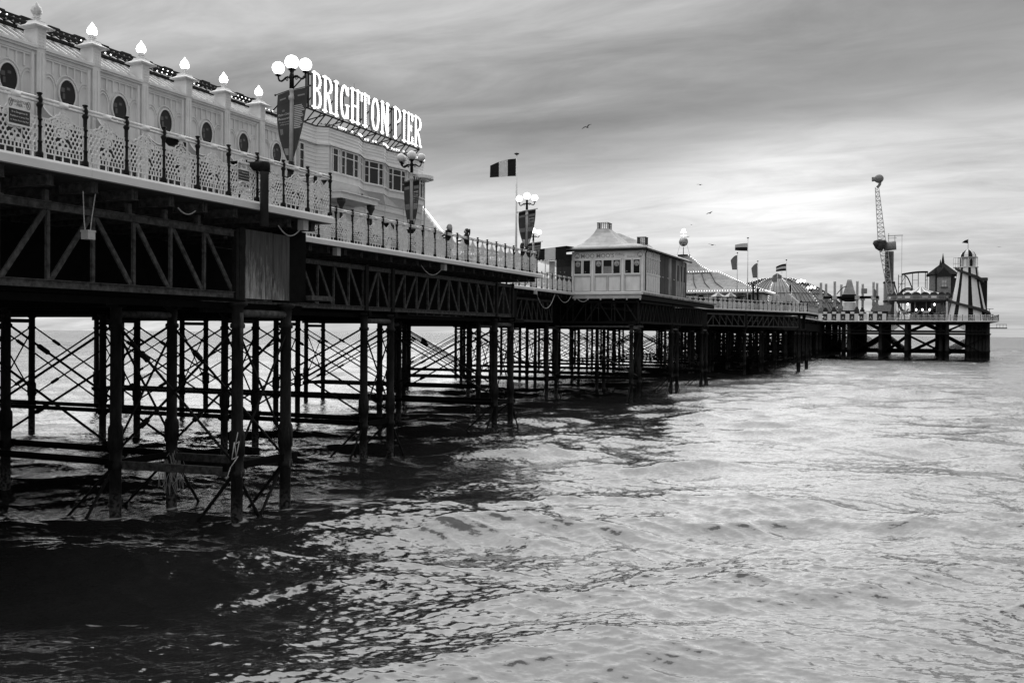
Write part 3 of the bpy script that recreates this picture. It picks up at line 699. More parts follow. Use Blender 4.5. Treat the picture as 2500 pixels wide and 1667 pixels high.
m = MB(); m.prism([(15.5, 16.5)]+crest+[(40.4, 16.5)], lambda a, b, d: (d, a, b), -31.75, -31.5)
m.build('ridge_crest', 'roof_dark', PV)
for k, y in enumerate(PIL[1:-1]):
    lit = k < 5
    nm = ['fifth', 'fourth', 'third', 'second', 'first'][k] if lit else None
    lab = ('%s lit flame lamp counting from the left on the pavilion roof' % nm) if lit else 'unlit glass flame lamp on the leftmost pavilion pilaster' if k == 5 else 'unlit flame lamp on the pavilion beyond the left edge'
    if k > 6: continue
    t = thing('flame_lamp', lab, 'lamp', (XF-.1, y, 16.35), 'flame lamps along the pavilion')
    part('stem', 'trim_paint', t, lambda m: m.lathe([(.16, 0), (.12, .02), (.10, .06), (.145, .09)], (XF-.1, y, 16.35), 10))
    m = MB(); pr = [(.10, .09), (.17, .17), (.185, .26), (.15, .37), (.09, .46), (.04, .53), (.005, .60)]
    vs = []; n = 14
    for r_, z_ in pr:
        for i in range(n):
            a = 2*math.pi*i/n+z_*3; rr_ = r_*(1+.10*math.cos(4*a+z_*9)); vs.append((XF-.1+rr_*math.cos(a), y+rr_*math.sin(a), 16.35+z_))
    m.add(vs, [(q_*n+i, q_*n+(i+1) % n, (q_+1)*n+(i+1) % n, (q_+1)*n+i) for q_ in range(len(pr)-1) for i in range(n)]+[tuple(range((len(pr)-1)*n, len(pr)*n))])
    m.build('flame_glass', 'flame_lit' if lit else 'flame_unlit', t, True)
def string_lights(label, pts, step, litp, r=.035, parent=None, seed=0):
    rnd = random.Random(seed)
    t = thing('string_lights', label, 'lights', pts[0], 'strings of bulbs')
    m = MB(); m.path([Vector(p) for p in pts], .012, 4); m.build('wire', 'black', t)
    ml, mu = MB(), MB(); run = 0
    for p, q in zip(pts[:-1], pts[1:]):
        p, q = Vector(p), Vector(q); n = max(1, int((q-p).length/step))
        for i in range(n):
            run = run-1 if run > 0 else (rnd.randint(1, 4) if rnd.random() < litp*.4 else 0)
            (ml if (run > 0 or litp >= 1) else mu).ball(p.lerp(q, (i+.5)/n)+Vector((0, 0, .03)), r, 6, 4)
    if ml.v: stuff(ml.build('lit_bulbs', 'bulb_lit', t))
    if mu.v: stuff(mu.build('unlit_bulbs', 'bulb_unlit', t))
    return t
string_lights('upper string of bulbs along the pavilion roof ridge', [(-31.1, 16, 16.83), (-31.1, 40, 16.83)], .28, .5, .030, seed=3)
string_lights('lower string of bulbs halfway up the pavilion roof', [(-30.1, 16, 16.30), (-30.1, 40, 16.30)], .28, .5, .030, seed=4)

# ------------------------------------------------------------------ boarded restaurant with bay windows
RB = thing('restaurant', 'white boarded two-storey restaurant with bay windows under the lit sign', 'building', (-33, 47, DECK))
part('core', 'board_paint', RB, lambda m: m.bx(-40, -29.2, 40.2, 53.2, DECK, 15.6))
PLAN = [(40.2, -29.05), (41.8, -29.05), (42.25, -28.55), (45.0, -28.5), (46.15, -28.95), (47.85, -28.6), (48.85, -28.98), (50.5, -28.65), (51.5, -29.0), (52.3, -28.85), (53.3, -28.95)]
def seg_fn(p, q):
    a, b = Vector((p[1], p[0], 0)), Vector((q[1], q[0], 0)); d = (b-a); n_ = Vector((d.y, -d.x, 0)).normalized()
    return lambda t, z, o=0: a+d*t+n_*o+Vector((0, 0, z))
def slab(m, f, t0, t1, z0, z1, o0, o1):
    vs = [f(t0, z0, o0), f(t1, z0, o0), f(t1, z1, o0), f(t0, z1, o0), f(t0, z0, o1), f(t1, z0, o1), f(t1, z1, o1), f(t0, z1, o1)]
    m.add(vs, [(3, 2, 1, 0), (4, 5, 6, 7), (0, 1, 5, 4), (1, 2, 6, 5), (2, 3, 7, 6), (3, 0, 4, 7)])
def boards(p, q, z0, z1, h, parent, o=0.0):
    f = seg_fn(p, q); z = z0
    while z < z1-.02:
        zt = min(z+h, z1); m = MB()
        vs = [f(.002, z, o), f(.998, z, o), f(.998, zt-.006, o), f(.002, zt-.006, o), f(.002, z, o+.032), f(.998, z, o+.032), f(.998, zt-.006, o+.016), f(.002, zt-.006, o+.016)]
        m.add(vs, [(3, 2, 1, 0), (4, 5, 6, 7), (0, 1, 5, 4), (1, 2, 6, 5), (2, 3, 7, 6), (3, 0, 4, 7)])
        m.build('board', 'board_paint', parent); z = zt
def wwindow(f, t0, t1, z0, z1, lights, parent, o=.03, mt='trim_paint', trans=.72):
    """frame with panes: lights = list of relative widths; wide ones get a transom"""
    m = MB(); fr = .055; ln = (f(1, 0)-f(0, 0)).length; e = fr/ln
    slab(m, f, t0, t1, z0, z0+fr, o, o+.06); slab(m, f, t0, t1, z1-fr, z1, o, o+.06); slab(m, f, t0-.0, t1, z0-.05, z0, o, o+.12)
    tot = sum(lights); t = t0; edges = [t0]
    for l in lights: t += (t1-t0)*l/tot; edges.append(t)
    for t in edges: slab(m, f, max(t-e*.6, t0), min(t+e*.6, t1), z0+fr, z1-fr, o, o+.065)
    w = m.build('window', mt, parent)
    for (a, b), l in zip(zip(edges[:-1], edges[1:]), lights):
        zt = z0+(z1-z0)*trans
        parts_ = [(z0+fr, zt), (zt, z1-fr)]
        for c, d in parts_:
            m = MB(); slab(m, f, a+e*.6, b-e*.6, c, d, o-.005, o+.01); m.build('pane', 'glass_dark', w)
        m = MB(); slab(m, f, a+e*.6, b-e*.6, zt-.022, zt+.022, o, o+.05)
        if l <= 1: slab(m, f, a+e*.6, b-e*.6, z0+(z1-z0)*.36, z0+(z1-z0)*.36+.02, o, o+.03)
        m.build('glazing_bar', mt, w)
    return w
for i, (p, q) in enumerate(zip(PLAN[:-1], PLAN[1:])):
    f = seg_fn(p, q)
    # wall behind, parapet boards, ledge, sill band
    m = MB(); slab(m, f, 0, 1, 13.2, 15.92, -.5, 0); m.build('wall', 'board_paint', RB)
    boards(p, q, 15.12, 15.92, .17, RB)
    m = MB(); slab(m, f, -.004, 1.004, 14.98, 15.06, .0, .16); slab(m, f, 0, 1, 15.06, 15.11, 0, .1); m.build('ledge', 'trim_paint', RB)
    m = MB(); slab(m, f, -.003, 1.003, 15.925, 15.97, -.5, .06); m.build('coping', 'iron_grey', RB)
    if i == 0: boards(p, q, 13.2, 14.96, .19, RB); wwindow(f, .05, .30, 13.5, 14.85, [1], RB, .04)
    elif i == 1: boards(p, q, 13.2, 14.96, .19, RB)
    else:
        m = MB(); slab(m, f, 0, 1, 13.22, 13.56, 0, .06); slab(m, f, 0, 1, 13.56, 13.6, 0, .1); m.build('sill_band', 'trim_paint', RB)
        ln = abs(q[0]-p[0])
        if ln > 1.5 and i == 2: wwindow(f, .04, .34, 13.64, 14.94, [.5, 1.6, .5], RB); wwindow(f, .38, .97, 13.64, 14.94, [.8, 1.6, .9], RB)
        elif ln > 1.5: wwindow(f, .05, .95, 13.64, 14.94, [.8, 1.6, .8], RB)
        else: wwindow(f, .06, .94, 13.64, 14.94, [.7, 1.2, .7], RB)
        m = MB(); a_, b_ = f(0, 13.22, 0), f(1, 13.22, 0)
        m.add([a_, b_, Vector((-29.05, b_.y, 12.75)), Vector((-29.05, a_.y, 12.75)), f(0, 13.22, -.6), f(1, 13.22, -.6)], [(0, 3, 2, 1), (0, 1, 5, 4)]); m.build('bay_soffit', 'trim_paint', RB)
seams = [40.2, 42.3, 44.6, 46.7, 48.9, 51.1, 53.3]
for a, b in zip(seams[:-1], seams[1:]):
    boards((a, -29.12), (b, -29.12), 10.2, 13.2, .2, RB, .0)
    m = MB(); m.bx(-29.1, -29.05, b-.03, b+.03, 10.2, 13.2); m.build('seam_strip', 'trim_paint', RB)
part('lower_wall', 'light_grey', RB, lambda m: m.bx(-29.2, -29.1, 40.2, 53.3, DECK, 10.2))
for i in range(6):
    y = 41.2+i*2.1
    part('door', ['dark_grey'], RB, lambda m: m.bx(-29.1, -29.06, y, y+.9, DECK, 10.9)); part('pilaster', 'trim_paint', RB, lambda m: m.bx(-29.1, -28.95, y+1.3, y+1.6, DECK, 11.2))
m = MB(); m.bx(-29.1, -27.6, 42.0, 45.6, 12.2, 12.5); cp = m.build('canopy', 'trim_paint', RB)
part('canopy_edge', 'trim_paint', cp, lambda m: m.bx(-29.1, -27.5, 41.95, 45.65, 12.5, 12.56))
for y in (42.3, 45.2):
    m = MB(); m.lathe([(.09, 0), (.08, 3.1), (.16, 3.3), (.22, 3.4), (.22, 3.6)], (-27.8, y, DECK), 10); m.build('canopy_column', 'dark_grey', cp, True)
part('conduit', 'light_grey', RB, lambda m: m.path([Vector((-28.95, 45.8, 12.3)), Vector((-28.95, 53.3, 12.3))], .03))
part('downpipe', 'light_grey', RB, lambda m: m.path([Vector((-28.9, 53.36, DECK)), Vector((-28.9, 53.36, 15.0))], .05, 6))
part('vent', 'dark_grey', RB, lambda m: m.bx(-29.0, -28.95, 47.55, 47.8, 12.75, 13.05))
part('wall_hook', 'black', RB, lambda m: m.path([Vector((-28.95, 46.1, 13.0)), Vector((-28.8, 46.15, 12.75)), Vector((-28.7, 46.3, 12.65)), Vector((-28.7, 46.4, 12.75))], .05))
part('round_end', 'trim_paint', RB, lambda m: m.lathe([(.7, 0), (1.15, .12), (1.15, .3), (.9, .34)], (-29.4, 53.1, 14.75), 20))
# lean-to roof behind the restaurant with a lit strip
LR = thing('lean_to', 'boarded lean-to with a lit sloping edge behind the restaurant', 'building', (-33, 55, DECK))
m = MB(); m.prism([(53.4, DECK), (53.4, 14.3), (59.4, 11.4), (59.4, DECK)], lambda a, b, d: (d, a, b), -38, -30.2); m.build('wall', 'board_paint', LR)
for i in range(16):
    z = 11.0+i*.21; ye = 59.4-(z-11.4)*2.07 if z > 11.4 else 59.4
    part('board', 'board_paint', LR, lambda m: m.bx(-30.19, -30.16, 53.45, min(59.3, ye-.15), z, z+.195))
string_lights('bright strip of lights down the lean-to roof edge behind the restaurant', [(-30.1, 53.5, 14.4), (-30.1, 59.3, 11.6)], .14, 1, .05)
string_lights('string of bulbs along the restaurant parapet beneath the lit sign', [(-28.9, 41.9, 16.05), (-28.45, 42.3, 16.05), (-28.4, 45.0, 16.05), (-28.85, 46.15, 16.05), (-28.5, 47.85, 16.05), (-28.88, 48.85, 16.05), (-28.55, 50.5, 16.05), (-28.9, 51.5, 16.05), (-28.75, 52.3, 16.05), (-28.85, 53.3, 16.05)], .2, .9, .05, seed=5)

# ------------------------------------------------------------------ the lit sign
SG = thing('illuminated_sign', 'large sign of glowing slab-serif letters on a scaffold above the boarded restaurant', 'sign', (-29.6, 47.5, 16.0))
XS = -29.3; Z0, Z1 = 16.92, 18.82
SW = .30
def letter_strokes(c):
    """strokes in a unit box 0..1 wide, 0..1 tall: ('b', x0, z0, x1, z1) bars and polylines"""
    s = SW; S = []
    def stem(x, z0=0, z1=1): S.append([(x, z0), (x, z1)])
    def serif(x, z, w=.36): S.append([(x-w/2, z), (x+w/2, z)])
    arc = lambda cx, cz, rx, rz_, a0, a1, n=9: [(cx+rx*math.cos(R(a0+(a1-a0)*i/n)), cz+rz_*math.sin(R(a0+(a1-a0)*i/n))) for i in range(n+1)]
    if c in 'BRP':
        stem(.22); serif(.2, .035, .4); serif(.2, .965, .4)
        S.append([(.3, .965)]+arc(.5, .76, .34, .205, 90, -90)+[(.3, .53)])
        if c == 'B': S.append([(.3, .50)]+arc(.52, .27, .36, .235, 90, -90)+[(.3, .035)])
        if c == 'R': S.append([(.48, .5), (.66, .3), (.80, .04)]); serif(.84, .035, .26)
    elif c == 'I': stem(.5); serif(.5, .035, .9); serif(.5, .965, .9)
    elif c == 'G':
        S.append(arc(.5, .5, .34, .465, 35, 325, 18)); stem(.82, .06, .42); serif(.78, .42, .36); stem(.84, .72, .93)
    elif c == 'H': stem(.22); stem(.78); [serif(x, z, .4) for x in (.22, .78) for z in (.035, .965)]; S.append([(.25, .5), (.75, .5)])
    elif c == 'T': stem(.5); serif(.5, .035, .5); S.append([(.05, .955), (.95, .955)]); stem(.1, .74, .95); stem(.9, .74, .95)
    elif c == 'O': S.append(arc(.5, .5, .35, .465, 0, 360, 24))
    elif c == 'N': stem(.18); stem(.82); S.append([(.2, .97), (.8, .03)]); serif(.18, .035, .34); serif(.18, .965, .3); serif(.84, .965, .34)
    elif c == 'E': stem(.24); S.append([(.05, .035), (.92, .035)]); S.append([(.05, .965), (.9, .965)]); S.append([(.3, .52), (.62, .52)]); stem(.88, .04, .24); stem(.86, .78, .96); stem(.64, .44, .6)
    return S
LET = [('B', 41.71, 42.6), ('R', 42.66, 43.66), ('I', 43.7, 44.2), ('G', 44.25, 45.25), ('H', 45.3, 46.36), ('T', 46.38, 47.38), ('O', 47.45, 48.5), ('N', 48.55, 49.55), ('P', 50.05, 51.03), ('I', 51.08, 51.62), ('E', 51.68, 52.5), ('R', 52.55, 53.6)]
for c, ya, yb in LET:
    wdt = yb-ya; mf, mc, mb = MB(), MB(), MB(); k = 0
    for st in letter_strokes(c):
        pts = [Vector((XS, ya+.04+(wdt-.08)*x, Z0+(Z1-Z0)*z)) for x, z in st]
        for p, q in zip(pts[:-1], pts[1:]):
            k += 1; d = (q-p).normalized(); vert = abs(d.z) > .7
            w = .15 if vert else .075
            if c == 'N' and vert and abs(d.y) > .2: w = .15
            ex = d*.035; o = Vector((.0012*k, 0, 0))
            mf.bar(p-ex+Vector((.06, 0, 0))+o, q+ex+Vector((.06, 0, 0))+o, w, .02, upv=Vector((1, 0, 0)))
            mc.bar(p-ex*1.3-Vector((.03, 0, 0))-o, q+ex*1.3-Vector((.03, 0, 0))-o, w+.03, .13, upv=Vector((1, 0, 0)))
            side = d.cross(Vector((1, 0, 0))).normalized()*(w/2); n = max(1, int((q-p).length/.10))
            for i in range(n):
                for s_ in (-1, 1):
                    mb.ball(p.lerp(q, (i+.5)/n)+side*s_+Vector((.09, 0, 0)), .014, 5, 3)
    f_ = mf.build('letter', 'letter_lit', SG)
    mc.build('letter_casing', 'mid_grey', f_)
    stuff(mb.build('letter_bulbs', 'bulb_lit', f_))
for z in (Z0-.03, Z1-.12): beam('frame_rail', (XS-.2, 41.5, z), (XS-.2, 53.75, z), .06, .07, SG, 'iron')
for i in range(8):
    y = 41.55+i*1.735
    beam('frame_post', (XS-.2, y, Z0-.1), (XS-.2, y, Z1-.05), .06, .06, SG, 'iron')
    beam('frame_strut', (XS-.2, y, Z0+.9), (XS-2.4, y, 15.7), .05, .05, SG, 'iron'); beam('frame_strut', (XS-.2, y, Z1-.2), (XS-2.4, y, 16.8), .05, .05, SG, 'iron')
    beam('frame_strut', (XS-.2, y, Z0-.05), (XS-2.6, y, Z0-.45), .05, .05, SG, 'iron'); beam('frame_strut', (XS-.2, y, Z0-.06), (XS-1.2, y+.1, 15.95), .05, .05, SG, 'iron')
part('frame_end', 'iron', SG, lambda m: (m.bar((XS-.1, 41.6, Z0-.05), (XS-.1, 41.6, Z1), .05, .12)))
for y in (44.6, 48.6): beam('walkway', (XS-1.6, y-1.5, 16.2), (XS-1.6, y+1.5, 16.2), .5, .06, SG, 'iron')
AE = tag(part('aerial', 'iron', None, lambda m: m.tube((-33, 51.6, 15.5), (-33, 51.6, 20.9), .02, .008, 5)), 'thin whip aerial standing behind the lit sign', 'aerial')

# ------------------------------------------------------------------ lamp posts
def lamp_post(label, x, y, arms, lit=True, small=False, banner=None, zb=DECK):
    t = thing('lamp_post', label, 'lamp post', (x, y, zb), 'globe lamp posts along the deck')
    o = Vector((x, y, 0)); dz = zb-DECK
    n = 8 if small else 14
    part('base', 'post_black', t, lambda m: m.lathe([(.20, 0), (.20, .3), (.15, .36), (.13, .8), (.17, .86), (.19, 1.0), (.17, 1.15), (.12, 1.2), (.11, 1.35), (.13, 1.38), (.13, 1.5), (.09, 1.55), (.09, 1.62)], (x, y, zb), n), True)
    part('pole', 'light_grey', t, lambda m: m.lathe([(.075, 1.62), (.055, 3.3), (.055, 3.4), (.09, 3.44), (.09, 3.52), (.06, 3.56), (.06, 3.66), (.085, 3.7), (.06, 3.76)], (x, y, zb), n), True)
    part('head', 'post_black', t, lambda m: m.lathe([(.07, 3.74), (.065, 4.05), (.085, 4.1), (.055, 4.2), (.07, 4.28), (.12, 4.3), (.12, 4.33), (.03, 4.34)], (x, y, zb), n), True)
    gm = 'globe_lit' if lit else 'globe_unlit'
    part('globe', gm, t, lambda m: m.ball((x, y, zb+4.52), .20, 20, 12), True)
    for a in arms:
        d = Vector((math.cos(R(a)), math.sin(R(a)), 0)); base = Vector((x, y, zb))
        pts = [(.06, 4.06), (.13, 4.11), (.21, 4.10), (.28, 4.04), (.36, 4.0), (.43, 4.02), (.47, 4.09), (.48, 4.17)]
        m = MB(); m.path([base+d*p+Vector((0, 0, q)) for p, q in pts], .028, 6)
        m.path([base+d*(.17+.055*(1-i*.08)*math.cos(i*.8))+Vector((0, 0, 4.03+.055*(1-i*.08)*math.sin(i*.8))) for i in range(10)], .013, 5)
        m.lathe([(.03, 0), (.09, .03), (.09, .06), (.03, .065)], tuple(base+d*.48+Vector((0, 0, 4.15))), 10)
        am = m.build('arm', 'post_black', t, True)
        c = base+d*.48+Vector((0, 0, 4.40)); part('globe', gm, am, lambda m: m.ball(tuple(c), .18, 18, 10), True)
    return t
lamp_post('lit triple-globe lamp post with a restaurant banner beside the lit sign', -17.0, 23.24, (0, 180))
lamp_post('unlit globe lamp post with a narrow banner in front of the boarded restaurant', -20.9, 37.4, (0, 180, 215), False)
lamp_post('lit triple-globe lamp post with a banner beside the tall flagpole', -20.9, 50.9, (0, 180))
lamp_post('lit globe lamp post half hidden behind the banner by the flagpole', -27.45, 68.2, (0, 180))
lamp_post('far lit triple-globe lamp post left of the pair near the dome', -16.3, 145.5, (0, 180, 270), True, True, zb=8.75)
lamp_post('far lit triple-globe lamp post right of the pair near the dome', -15.6, 153, (0, 180, 270), True, True, zb=8.2)
lamp_post('low lit globe lamp seen over the railing before the dome door', -28.5, 190, (20, 200), True, True, zb=6.6+2)
def banner(label, x, y, ztop, h, w, rot=0, rich=True, flip=1):
    """two sail-shaped halves of printed cloth on arms either side of a lamp post"""
    t = thing('banner', label, 'banner', (x, y, ztop-h), 'banners hung on lamp posts')
    ca, sa = math.cos(R(rot)), math.sin(R(rot))
    def wd(u): return w*(1-max(0, (u-.12)/.88)**2.0*.93)
    def P3(s_, a, u, off=0.0):
        lx = s_*(.07+a*wd(u)); ly = off+.05*math.sin(u*3+a*2.0)*a-.10*a*u*(1.2-u)
        zz_ = ztop-h*u+(.06*a if s_ > 0 else -.08*a)*(1-u)
        return Vector((x+lx*ca-ly*sa, y+lx*sa+ly*ca, zz_))
    for s_ in (-1, 1):
        m = MB(); nu, na_ = 14, 6
        for off in (0, .006):
            vs = [P3(s_, j/na_, i/nu, off) for i in range(nu+1) for j in range(na_+1)]
            m.add(vs, [((i*(na_+1)+j), (i*(na_+1)+j+1), ((i+1)*(na_+1)+j+1), ((i+1)*(na_+1)+j)) for i in range(nu) for j in range(na_)])
        c = m.build('cloth', 'print_dark', t, True)
        part('arm', 'dark_grey', t, lambda m: (m.tube(P3(s_, 0, 0)+Vector((0, 0, .02)), P3(s_, 1.18, 0)+Vector((0, 0, .02)), .014, .014, 5), m.ball(P3(s_, 1.18, 0)+Vector((0, 0, .02)), .035, 6, 4)))
        def strip(u0, u1, a0, a1, mt, nm='print'):
            m = MB(); n = 5
            vs = [P3(s_, a0+(a1-a0)*j/n, u0+(u1-u0)*i/3, -.005) for i in range(4) for j in range(n+1)]
            m.add(vs, [((i*(n+1)+j), (i*(n+1)+j+1), ((i+1)*(n+1)+j+1), ((i+1)*(n+1)+j)) for i in range(3) for j in range(n)]); return m.build(nm, mt, c)
        if rich:
            strip(.10, .17, .1, .95, 'dark_grey')
            strip(.08, .10, .3, .8, 'mid_grey')
            if s_ < 0:
                def tx(body, a0, u0, size, shear=.0, mt='cloth_light'):
                    m = MB(); text_mb(m, body, size, lambda px, py: P3(-1, a0-px/wd(u0), u0-py/h, -.006), shear, 'LEFT'); return m.build('lettering', mt, c)
                tx('Palm Court', .93, .335, .095, .35); tx('Restaurant', .93, .395, .095, .35)
                tx('The Spiritual Home', .88, .44, .05, .3, 'light_grey'); tx('of Fish & Chips', .8, .475, .05, .3, 'light_grey')
                strip(.25, .28, .4, .6, 'cloth_mid', 'emblem'); strip(.53, .62, .62, .85, 'cloth_mid', 'picture'); strip(.61, .68, .25, .75, 'dark_grey', 'picture'); strip(.82, .92, .15, .8, 'mid_grey', 'picture')
            else:
                for i in range(13): strip(.22+.026*i, .234+.026*i, .05, .62+.3*((i*37) % 7)/7, 'light_grey', 'text_line')
                strip(.58, .72, .1, .6, 'dark_grey', 'picture')
        else:
            strip(.02, .10, .05, .95, 'black'); strip(.11, .17, .1, .9, 'cloth_mid'); strip(.24, .30, .05, .95, 'dark_grey'); strip(.33, .45, .05, .9, 'dark_grey'); strip(.47, .58, .05, .9, 'cloth_mid'); strip(.60, .7, .05, .8, 'dark_grey')
            if s_ > 0:
                for i in range(10): strip(.22+.035*i, .236+.035*i, .1, .85, 'light_grey', 'text_line')
            strip(.78, .92, .1, .8, 'light_grey', 'picture')
    return t
banner('dark banner with pale restaurant lettering on the nearest lamp post', -17.0, 23.24, 12.3, 2.05, .46)
banner('narrow dark banner edge-on in front of the boarded restaurant', -20.9, 37.4, 12.0, 2.2, .27, 25, False)
banner('dark tapering banner on the lamp post by the tall flagpole', -20.9, 50.9, 12.3, 2.1, .46, 0, False)
banner('low dark banner on the half-hidden lamp post left of the awning', -27.45, 68.2, 12.2, 2.0, .55, 0, False)

# ------------------------------------------------------------------ notices, pipe, boxes and floodlights on the railing
def notice(label, y0, y1, z0, z1):
    X = -16.02
    t = thing('notice', label, 'notice', (X, (y0+y1)/2, z0), 'warning notices on the railing')
    part('board', 'rail_white', t, lambda m: m.bx(X-.012, X, y0, y1, z0, z1))
    h = z1-z0; w = y1-y0; yc = (y0+y1)/2
    part('dark_field', 'dark_grey', t, lambda m: m.bx(X, X+.003, y0+.03*w, y1-.03*w, z0+.07*h, z0+.57*h))
    def T(body, y, z, s, mt, bold=0): 
        m = MB(); text_mb(m, body, s, lambda a, b: Vector((X+.006, y+a, z+b)), bold=bold); m.build('lettering', mt, t)
    T('BRIGHTON', yc, z0+.80*h, .075, 'mid_grey', .002); T('- PIER -', yc, z0+.68*h, .075, 'mid_grey', .002)
    T('It is Dangerous &', yc, z0+.44*h, .05, 'rail_white'); T('Prohibited to Jump, Dive', yc, z0+.30*h, .042, 'rail_white'); T('or Swim from the Pier', yc, z0+.16*h, .045, 'rail_white')
    for s_ in (-1, 1):
        m = MB(); c = yc+s_*.40*w; zc_ = z0+.78*h
        pts = [Vector((X+.005, c+.045*math.cos(2*math.pi*i/14), zc_+.075*math.sin(2*math.pi*i/14))) for i in range(15)]
        m.path(pts, .006, 4); m.path([pts[5], pts[12]], .006, 4); m.path([pts[2], pts[9]], .004, 4); m.build('prohibition_symbol', 'mid_grey', t)
notice('white and grey warning notice on the railing at the far left edge', 13.0, 13.5, 9.17, 9.72)
notice('white and grey warning notice on the railing beside the dark pipe', 19.66, 20.12, 9.08, 9.60)
PP = thing('drain_pipe', 'thick dark pipe with an elbow rising outside the nearest railing', 'pipe', (-15.8, 20.45, 8))
part('upright', 'dark_grey', PP, lambda m: m.lathe([(.11, 0), (.11, 1.35), (.125, 1.36), (.125, 1.45)], (-15.82, 20.47, 8.0), 16), True)
part('elbow', 'iron', PP, lambda m: (m.lathe([(.15, 0), (.15, .2), (.12, .26)], (-15.82, 20.47, 9.42), 14), m.tube((-15.78, 20.44, 9.56), (-16.55, 20.3, 9.58), .12, .12, 14)), True)
HB = thing('hanging_box', 'pale junction box dangling on two cords below the nearest deck', 'box', (-16.5, 15.36, 7.2))
part('box', 'light_grey', HB, lambda m: (m.bx(-16.6, -16.4, 15.26, 15.46, 7.2, 7.36), m.bx(-16.61, -16.39, 15.25, 15.47, 7.36, 7.40)))
part('cord', 'rope', HB, lambda m: m.path([Vector((-16.5, 15.28, 7.38)), Vector((-16.5, 15.25, 7.6)), Vector((-16.5, 15.22, 8.22))], .012)); part('cord', 'rope', HB, lambda m: m.path([Vector((-16.5, 15.42, 7.4)), Vector((-16.5, 15.46, 7.7)), Vector((-16.5, 15.56, 8.25))], .012))
def floodlight(label, x, y, z):
    t = thing('floodlight', label, 'floodlight', (x, y, z), 'floodlights fixed behind the railings')
    part('housing', 'post_black', t, lambda m: m.add([(x-.1, y-.1, z), (x+.1, y-.1, z), (x+.1, y+.1, z), (x-.1, y+.1, z), (x-.16, y-.26, z+.16), (x+.16, y-.26, z+.16), (x+.16, y+.06, z+.24), (x-.16, y+.06, z+.24)], [(0, 3, 2, 1), (4, 5, 6, 7), (0, 1, 5, 4), (1, 2, 6, 5), (2, 3, 7, 6), (3, 0, 4, 7)]))
    part('gear_box', 'post_black', t, lambda m: m.bx(x-.06, x+.08, y+.12, y+.30, z-.15, z+.13))
    part('bracket', 'iron', t, lambda m: m.bar((x, y+.2, z-.15), (x-.25, y+.2, z-.75), .04))
floodlight('black floodlight behind the fourth railing panel from the left', -16.3, 17.72, 9.62)
floodlight('black floodlight behind the railing beside the second notice', -16.4, 20.25, 9.5)
floodlight('black floodlight at the seaward end of the nearest railing', -16.6, 22.9, 9.15)
floodlight('black floodlight on the long railing before the unlit lamp post', -20.4, 34.6, 9.62)
floodlight('black floodlight on the long railing just right of the unlit lamp post', -20.4, 36.6, 9.55)
floodlight('black floodlight on the long railing near the tall flagpole', -20.5, 49.7, 9.15)
def cable(label, p, q, sag, r=.018, mt='rope', n=12):
    p, q = Vector(p), Vector(q); m = MB(); m.path([p.lerp(q, i/n)+Vector((0, 0, -sag*4*(i/n)*(1-i/n))) for i in range(n+1)], r, 5)
    o = m.build('cable', mt, None, True); return tag(o, label, 'cable', 'cables looped below the deck')
def jbox(label, x, y, z):
    m = MB(); m.bx(x-.1, x+.1, y-.12, y+.12, z-.15, z+.15); m.bx(x-.02, x+.02, y-.02, y+.02, z+.15, z+.2); return tag(m.build('junction_box', 'light_grey', None), label, 'box', 'boxes under the deck edge')
jbox('small grey box under the end of the nearest deck', -16.3, 22.85, 8.3); cable('pale cable looping under the seaward end of the nearest deck', (-16.35, 22.75, 8.15), (-16.45, 21.9, 8.2), .22)
cable('pale cable loop under the nearest deck left of the dark pipe', (-16.4, 17.95, 8.2), (-16.4, 18.55, 8.2), .12)
jbox('small grey box under the long deck below the leaning women', -20.3, 39.4, 8.28); cable('pale cable loop under the long deck below the leaning women', (-20.35, 39.3, 8.2), (-20.5, 37.6, 8.25), .35)
jbox('small grey box at the seaward end of the long deck', -20.3, 30.6, 8.28)
cable('deep pale cable loop under the narrow deck left of the kiosk', (-26.3, 66.0, 8.3), (-26.4, 70.2, 8.35), 1.15, .03); cable('second pale cable loop under the deck left of the kiosk', (-26.4, 70.8, 8.3), (-26.2, 73.4, 8.3), .55, .025); cable('pale cable loop under the left corner of the kiosk', (-26.0, 74.0, 8.3), (-24.9, 74.05, 8.15), .35, .025)
cable('short cable loop under the seaward end of the long deck', (-20.5, 48.6, 8.2), (-20.6, 50.6, 8.3), .3, .02)
jbox('small grey box under the narrow deck left of the kiosk', -26.2, 65.6, 8.3)
m = MB(); pts = [Vector((-16.83, 20.7, 2.55)), Vector((-16.82, 20.6, 2.25)), Vector((-16.82, 20.75, 2.3)), Vector((-16.82, 20.62, 1.9)), Vector((-16.82, 20.55, 2.3)), Vector((-16.82, 20.45, 1.85)), Vector((-16.82, 20.7, 1.9)), Vector((-16.82, 20.4, 1.65)), Vector((-16.83, 20.25, 1.35))]
m.path(pts, .014, 5); tag(m.build('mooring_rope', 'rope', None, True), 'knotted pale rope hanging on a front column below the steel panel', 'rope')
rn = random.Random(2); m = MB()
for i in range(46):
    a = rn.uniform(0, 6.28); p = Vector((-20.95+.2*math.cos(a), 22.7+.24*math.sin(a), 1.5+rn.uniform(-.05, .15))); pts = [p]
    for j in range(5): p = p+Vector((rn.uniform(-.06, .06), rn.uniform(-.10, .10), -rn.uniform(.1, .32))); pts.append(p)
    m.path(pts, .008, 3)
tag(m.build('tangled_net', 'rope', None), 'tangled fishing net caught on the second column from the left', 'net')

